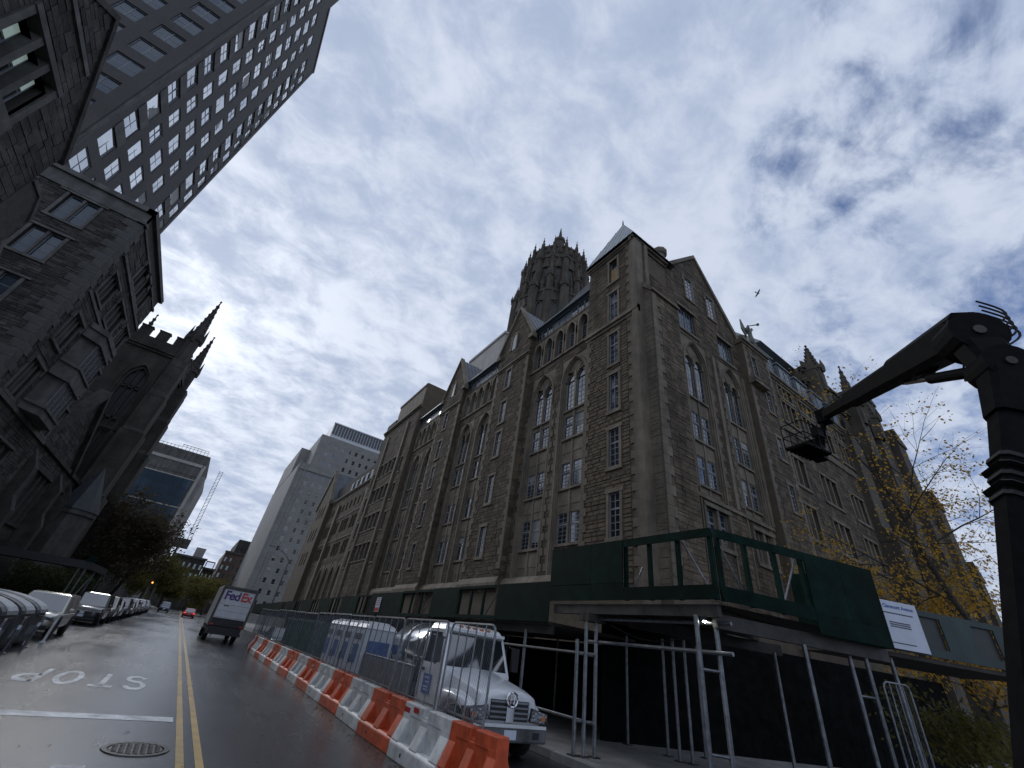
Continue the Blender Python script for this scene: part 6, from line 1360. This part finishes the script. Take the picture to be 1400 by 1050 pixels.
# --- green container
dg = thing('site_container', 'long dark green steel site container with ribbed sides behind the fence', 'container', (6.6, 27, 0))
MB().box(5.7, 7.9, 22.4, 31.2, .15, 2.0).build('box', 'dumpster_green', dg)
rm_ = MB().box(-.05, .05, -.05, 0, 0, 1.75).mesh('rib', 'dumpster_green'); 
for i in range(15): inst('rib', rm_, dg, Matrix.Translation((5.7, 22.6+.6*i, .2)) @ Matrix.Rotation(rad(-90), 4, 'Z'))
MB().box(5.62, 5.74, 22.35, 31.25, 2.0, 2.1).build('top_rail', 'dumpster_green', dg); MB().box(5.62, 7.9, 22.35, 22.45, .1, 2.05).build('end_plate', 'dumpster_green', dg)
# --- on-street trash containers with curved lids
def street_bin(y, k):
    t = thing('trash_container', f'dark street trash container with curved pale lid, {ORD[k]} from the light gold hatchback', 'trash container', (-4.7, y, 0), 0, 'street trash containers at the left kerb')
    b = MB(); b.prism_u([(-5.5, .12), (-3.95, .12), (-3.85, .2), (-3.85, .95), (-5.5, .95)], 0, 1) if False else None
    q = MB(Frame((0, y, 0), (0, 1, 0), (1, 0, 0))); q.prism_u([(-5.5, .1), (-3.9, .1), (-3.82, .2), (-3.82, .98), (-5.5, .98)], -.78, .78); q.build('body', 'bin_dark', t, bevel=.03)
    prof = [(-3.8, .98)] + [(-5.5+1.7*math.cos(a*math.pi/2/8), .98+.52*math.sin(a*math.pi/2/8)) for a in range(1, 9)]
    for a0, a1, m_, e in ((-.78, -.3, 'bin_dark', 0), (-.3, .74, 'bin_lid', .015)):
        l = MB(Frame((0, y, 0), (0, 1, 0), (1, 0, 0))); l.prism_u([(x+e, z+e) for x, z in prof]+[(-5.5, .98)], a0, a1); l.build('lid' if e else 'lid_rim', m_, t)
    l = MB(Frame((0, y, 0), (0, 1, 0), (1, 0, 0))); l.box(-.5, .5, -3.82, -3.8, .35, .6); l.build('label_plate', 'frame_grey', t); l = MB(Frame((0, y, 0), (0, 1, 0), (1, 0, 0))); l.tube((-.4, -3.78, .9), (.4, -3.78, .9), .02); l.build('handle', 'black_plastic', t)
    for a in (-.7, .7): l = MB(); l.box(-5.4, -3.9, y+a-.04, y+a+.04, 0, .12); l.build('skid', 'bed_grey', t)
for k, y in enumerate((23.3, 21.4, 19.4, 17.4)): street_bin(y, k)
for k, (x, y) in enumerate(((-3.6, 25.3), (-3.62, 22.8), (-3.62, 20.4), (-3.62, 18.4))):
    t = thing('delineator_post', f'thin flexible delineator post by the trash containers, {ORD[k]} from the light gold hatchback', 'bollard', (x, y, 0), 0, 'delineator posts at the trash containers')
    MB().lathe((x, y, 0), [(.1, 0), (.1, .03), (.045, .05), (.04, .9), (.03, .95), (0, .96)], 10).build('tube', 'frame_white' if y > 25 else 'galv', t)
    MB().lathe((x, y, 0), [(.0425, .62), (.0425, .74)], 10).build('reflector_band', 'sign_white', t)
# ================================================================== boom lift
bl = thing('boom_lift', 'black articulated boom lift with a work basket raised against the hall wing', 'boom lift', (9, 1, 0))
def obeam(b, a, c, w0, h0, w1, h1, side):
    a, c = Vector(a), Vector(c); d = (c-a).normalized(); s = Vector(side); s = (s-d*s.dot(d)).normalized(); u = d.cross(s)
    b.loft([[tuple(p+s*(x*w/2)+u*(y*h/2)) for x, y in ((-1, -.7), (-.7, -1), (.7, -1), (1, -.7), (1, .7), (.7, 1), (-.7, 1), (-1, .7))] for p, w, h in ((a, w0, h0), (c, w1, h1))]); return b
SIDE = (.75, .66, 0)
P0, P1 = (9.25, 1.74, 1.2), (11.5, .18, 7.9)
obeam(MB(), P0, P1, .44, .5, .44, .5, SIDE).build('lower_boom', 'boom_black', bl)
obeam(MB(), (11.12, .42, 6.85), (11.52, .16, 8.2), .5, .58, .54, .62, SIDE).build('boom_sleeve', 'boom_black', bl)
EL = (11.75, .52, 9.25); TIP = (16.4, 4.8, 10.85)
hdm = MB(); hdm.prism_u([(0, 0), (0, 0), (0, 0)], 0, 0) if False else None
d_ = (Vector(TIP)-Vector(EL)).normalized()
obeam(MB(), (11.46, .2, 7.85), (11.72, .34, 9.4), .5, .62, .46, .9, SIDE).build('knuckle', 'boom_black', bl)
obeam(MB(), tuple(Vector(EL)-d_*.35), tuple(Vector(EL)+d_*2.2), .9, .6, .72, .5, (0, 0, 1)).build('upper_boom', 'boom_black', bl)
obeam(MB(), tuple(Vector(EL)+d_*2.1), tuple(Vector(EL)+d_*4.6), .62, .42, .52, .38, (0, 0, 1)).build('telescopic_section', 'boom_black', bl)
obeam(MB(), tuple(Vector(EL)+d_*4.5), TIP, .4, .3, .34, .26, (0, 0, 1)).build('fly_section', 'boom_black', bl)
C0, C1 = Vector((11.6, .45, 8.2)), Vector(EL) + d_*2.0 - Vector((0, 0, .42))
MB().tube(C0, C0.lerp(C1, .62), .13, n=12).build('cylinder', 'boom_black', bl); MB().tube(C0.lerp(C1, .6), C1, .065, n=10).build('piston_rod', 'chrome', bl)
for i in range(5):
    h = MB(); a = Vector((11.55, .05, 8.6+.14*i)); q = [a+Vector((.1+.28*math.sin(t*math.pi), -.28*math.sin(t*math.pi)-.1, .75*t)) for t in [k/8 for k in range(9)]]; h.path([tuple(p) for p in q], .022, 6); h.build('hose', 'rubber', bl)
h = MB(); h.path([(11.9, .55, 8.9), (11.95, .7, 8.5), (11.85, .75, 8.2), (11.7, .6, 8.1)], .02, 6); h.build('hose', 'rubber', bl)
for i in range(5): 
    c = Vector(P0).lerp(Vector(P1), .58+.028*i); obeam(MB(), tuple(c), tuple(c+Vector((.03, -.018, .08))), .5+.14*(i % 2), .6+.1*(i % 2), .48, .58, SIDE).build('boom_wrap', 'rubber', bl)
sd_ = Vector(SIDE).normalized()
for c, r, w in (((11.66, .34, 9.05), .52, .3), ((11.5, .2, 8.05), .42, .3), ((12.6, 1.25, 9.15), .12, .34)):
    c = Vector(c); MB().tube(c-sd_*w, c+sd_*w, r, n=20).build('pivot_boss', 'boom_black', bl); MB().tube(c-sd_*(w+.03), c+sd_*(w+.03), r*.22, n=10).build('pivot_pin', 'steel_beam', bl)
MB().tube(P0, P1, .03, n=6).build('hydraulic_line', 'rubber', bl) if False else None
for k in (-.14, .14):
    a, b = Vector(EL)+d_*.6+Vector((0, 0, .34)), Vector(TIP)+Vector((0, 0, .2)); q = Vector((-d_.y, d_.x, 0))*k; MB().tube(a+q, b+q, .022, n=6).build('hydraulic_line', 'rubber', bl)
# jib and basket
JB = (16.35, 5.15, 9.65)
for s in (-.09, .09): MB().tube((TIP[0]+s, TIP[1], TIP[2]), (JB[0]+s, JB[1], JB[2]), .06, n=8).build('jib_arm', 'boom_black', bl)
MB().box(TIP[0]-.2, TIP[0]+.2, TIP[1]-.2, TIP[1]+.25, TIP[2]-.35, TIP[2]+.2).build('jib_head', 'boom_black', bl, bevel=.05); MB().box(JB[0]-.25, JB[0]+.15, JB[1]-.05, JB[1]+.35, JB[2]-.5, JB[2]+.25).build('basket_mount', 'boom_black', bl)
BF = Frame((15.75, 5.4, 9.3), (.985, -.17, 0), (-.17, -.985, 0)); bk = MB(BF).box(-.65, .65, -.38, .38, 0, .07).build('basket_floor', 'boom_black', bl)
for i in range(7): MB(BF).box(-.6+.2*i-.02, -.6+.2*i+.02, -.38, .38, -.05, 0).build('floor_rib', 'boom_black', bl)
for z in (.45, .9):
    r_ = MB(BF); r_.path([(-.65, -.38, z), (.65, -.38, z), (.65, .38, z), (-.65, .38, z), (-.65, -.38, z)], .018, 6); r_.build('basket_rail', 'boom_black', bl)
for u, n_ in ((-.65, -.38), (-.2, -.38), (.2, -.38), (.65, -.38), (-.65, .38), (-.2, .38), (.2, .38), (.65, .38)): MB(BF).tube((u, n_, 0), (u, n_, .9), .016, n=6).build('basket_post', 'boom_black', bl)
MB(BF).box(.2, .55, .15, .38, .6, .95).build('control_box', 'boom_black', bl)
# turntable and wheels
MB().box(7.6, 9.4, .9, 2.6, .7, 1.6).build('turntable', 'boom_black', bl, bevel=.08) if False else None
MB().box(9.6, 12.4, -2.2, .2, .45, .95).build('chassis', 'boom_black', bl, bevel=.06); MB().box(9.9, 12.0, -1.8, -.1, .95, 1.9).build('turntable', 'boom_black', bl, bevel=.1)
obeam(MB(), (10.6, -.9, 1.7), P0, .4, .5, .4, .5, (0, 0, 1)).build('mast_link', 'boom_black', bl)
for x in (9.9, 12.1):
    for s, y in ((-1, -2.2), (1, .2)): wheel_part(bl, Matrix.Translation((x, y, 0)) @ Matrix.Rotation(rad(90), 4, 'Z'), s*.12, 0, .48, .34)

# ================================================================== trees
def tree(name, label, base, h, spread, leafmat, n_leaf, leaf_s, seed, trunk_r=.16, lean=(0, 0), levels=4, start=.3, droop=.1, group=None, clump=.5, limbs=7, flat=.6, cl=1):
    rnd = random.Random(seed); t = thing(name, label, 'tree', base, 0, group); tb = MB(); tips = []
    B = Vector(base)
    def grow(p, d, L_, r, lv):
        k = 4; q = p.copy(); rr = r
        for i in range(k):
            d = (d + Vector((rnd.uniform(-.2, .2), rnd.uniform(-.2, .2), rnd.uniform(-.08, .12)-droop*(lv > 0)*.3))).normalized(); q2 = q + d*(L_/k); r2 = rr*(.86 if lv else .9)
            tb.tube(q, q2, rr, r2, n=7 if lv < 2 else 5 if lv < 3 else 4, cap=False)
            q, rr = q2, r2
            if lv >= 2: tips.append((q.copy(), lv))
            if lv < levels-1 and i >= (1 if lv == 0 else 0):
                for _ in range(1 if lv == 0 and i < 2 else rnd.choice((1, 1, 2)) if lv else 2):
                    a = rnd.uniform(0, 6.283); tilt = rnd.uniform(.6, 1.15); x = d.orthogonal().normalized(); y = d.cross(x); nd_ = (d*math.cos(tilt)+(x*math.cos(a)+y*math.sin(a))*math.sin(tilt)).normalized(); nd_ = Vector((nd_.x, nd_.y, nd_.z*.8+.12)).normalized()
                    grow(q, nd_, L_*rnd.uniform(.5, .72)*(1 if lv else spread/h*1.7), rr*.55, lv+1)
        if lv < levels-1: grow(q, d, L_*.6, rr*.85, lv+1)
    grow(B, Vector((lean[0], lean[1], 1)).normalized(), h*.5, trunk_r, 0)
    tb.build('trunk', 'bark', t)
    cb2 = MB(); tips = [q for q in tips if q[0].z > base[2]+h*start*.8] or tips
    if cl < 1: tips = [q for q in tips if rnd.random() < cl]
    cm = {}
    for i in range(n_leaf):
        c, lv = tips[rnd.randrange(len(tips))]
        key = (round(c.x), round(c.y), round(c.z)); tn = cm.setdefault(key, rnd.uniform(-.7, .7))
        p = c + Vector((rnd.gauss(0, clump), rnd.gauss(0, clump), rnd.gauss(0, clump*flat)-.08)); s = leaf_s*rnd.uniform(.6, 1.3)
        n1 = Vector((rnd.gauss(0, 1), rnd.gauss(0, 1), rnd.gauss(0, .8))).normalized(); x = n1.orthogonal().normalized()*s; y = n1.cross(x.normalized())*s*.55
        cb2.add([tuple(p-x), tuple(p+y), tuple(p+x), tuple(p-y)], [(0, 1, 2, 3)], tn+rnd.uniform(-.3, .3))
    cb2.build('crown', leafmat, t); return t
tree('street_tree', 'sparse golden autumn tree rising past the grey shed parapet', (27, 4.15, .1), 17.5, 6, 'leaf_gold', 5200, .075, 5, .15, (-.03, .05), 5, .3, clump=.26, flat=.22, cl=.3)
tree('street_tree', 'dark gold tree with low boughs between the shed and the church', (34, 6.9, .1), 9.0, 5.5, 'leaf_gold', 7000, .09, 17, .14, (.05, 0), 5, .25, clump=.36, flat=.22, cl=.22)
tree('shrub', 'dim yellow-green shrub under the grey shed parapet', (21.5, 5.0, .1), 2.2, 2.2, 'leaf_olive', 2200, .08, 23, .05, (0, 0), 4, .1, clump=.3)
tree('street_tree', 'rust-brown street tree in front of the buttressed range', (-8.2, 68, .1), 12, 6.5, 'leaf_rust', 12000, .16, 31, .28, (.06, 0), 5, .25, clump=.55)
tree('street_tree', 'dark bronze street tree beside the rust-brown one', (-8.0, 80, .1), 12.5, 8, 'leaf_rust', 12000, .18, 37, .26, (.05, 0), 5, .25, clump=.6)
tree('street_tree', 'yellow-green street tree near the traffic signal', (-6.6, 112, .1), 9, 6, 'leaf_olive', 8000, .22, 41, .22, (0, 0), 5, .2, clump=.6)
tree('street_tree', 'olive street tree near the far end of the right kerb', (5.6, 150, .1), 8.5, 7, 'leaf_olive', 7000, .26, 43, .22, (0, 0), 5, .15, clump=.7)
tree('street_tree', 'dull green street tree far down the left kerb', (-4.6, 165, .1), 8, 6, 'leaf_olive', 6000, .28, 47, .22, (0, 0), 5, .15, clump=.7)
hg = thing('hedge', 'dark green hedge on the pavement behind the black canopy', 'hedge', (-9.4, 52, .1)); hb_ = MB(); rn_ = random.Random(3)
for i in range(16000):
    x, y, z = rn_.uniform(-11.2, -7.4), rn_.uniform(47.5, 62), rn_.uniform(.2, 2.7)+.4*math.sin(i); s = rn_.uniform(.07, .15); n1 = Vector((rn_.gauss(0, 1), rn_.gauss(0, 1), rn_.gauss(0, 1))).normalized(); u = n1.orthogonal().normalized()*s; v = n1.cross(u.normalized())*s*.6; p = Vector((x, y, z)); hb_.add([tuple(p-u), tuple(p+v), tuple(p+u), tuple(p-v)], [(0, 1, 2, 3)], rn_.uniform(-1, 1))
hb_.build('foliage', 'leaf_green', hg)
for i in range(6): MB().tube((-9.3, 48.5+2.4*i, .1), (-9.3+RND.uniform(-.2, .2), 48.6+2.4*i, 1.6), .05, .03).build('stem', 'bark', hg)

# ================================================================== small things
sl_ = thing('street_lamp', 'tall street lamp with a long arm over the pavement shed', 'street lamp', (9.35, 66, .14))
MB().lathe((9.35, 66, 0), [(.16, .14), (.14, .8), (.09, 1), (.06, 8.6)], 10).build('pole', 'galv', sl_); MB().path([(9.35, 66, 8.5), (8.9, 66, 9.0), (8.1, 66, 9.5), (6.9, 66, 9.9)], .045, 6).build('arm', 'galv', sl_); MB().box(6.3, 7.0, 65.85, 66.15, 9.82, 9.96).build('lamp_head', 'galv', sl_, bevel=.03)
ts = thing('traffic_signal', 'traffic signal with an amber light near the far crossing on the left', 'traffic light', (-5.9, 105, .14))
MB().tube((-5.9, 105, .14), (-5.9, 105, 4.6), .07).build('pole', 'galv', ts); MB().box(-5.75, -5.4, 104.8, 105.1, 3.9, 4.95).build('housing', 'black_plastic', ts)
for z, m_ in ((4.75, 'red_lens'), (4.42, 'signal_orange'), (4.1, 'bin_dark')): MB().lathe((-5.58, 104.79, z), [(.12, 0), (.08, -.03), (0, -.04)], 10, axis='y').build('lens', m_, ts)
bd = thing('bird', 'dark bird gliding with spread wings high in the sky', 'bird', (56, 20, 57.1))
q = MB(); q.lathe((0, 0, 0), [(0, -.5), (.1, -.42), (.16, -.1), (.13, .2), (.05, .5), (0, .52)], 8, axis='y')
for s in (-1, 1): q.add([(s*.1, -.25, .05), (s*.6, -.4, .28), (s*1.25, -.05, .2), (s*.65, .08, .22), (s*.1, .2, .03), (s*.1, -.02, -.02)], [(0, 1, 3, 4), (1, 2, 3), (0, 5, 4)])
q.add([(-.06, .4, .02), (.06, .4, .02), (.2, .85, .04), (-.2, .85, .04)], [(0, 1, 2, 3)])
q.build('body', 'bird_dark', bd, M=Matrix.Translation((56, 20, 57.1)) @ Matrix.Rotation(rad(75), 4, 'Z') @ Matrix.Rotation(rad(38), 4, 'Y') @ Matrix.Scale(.65, 4))
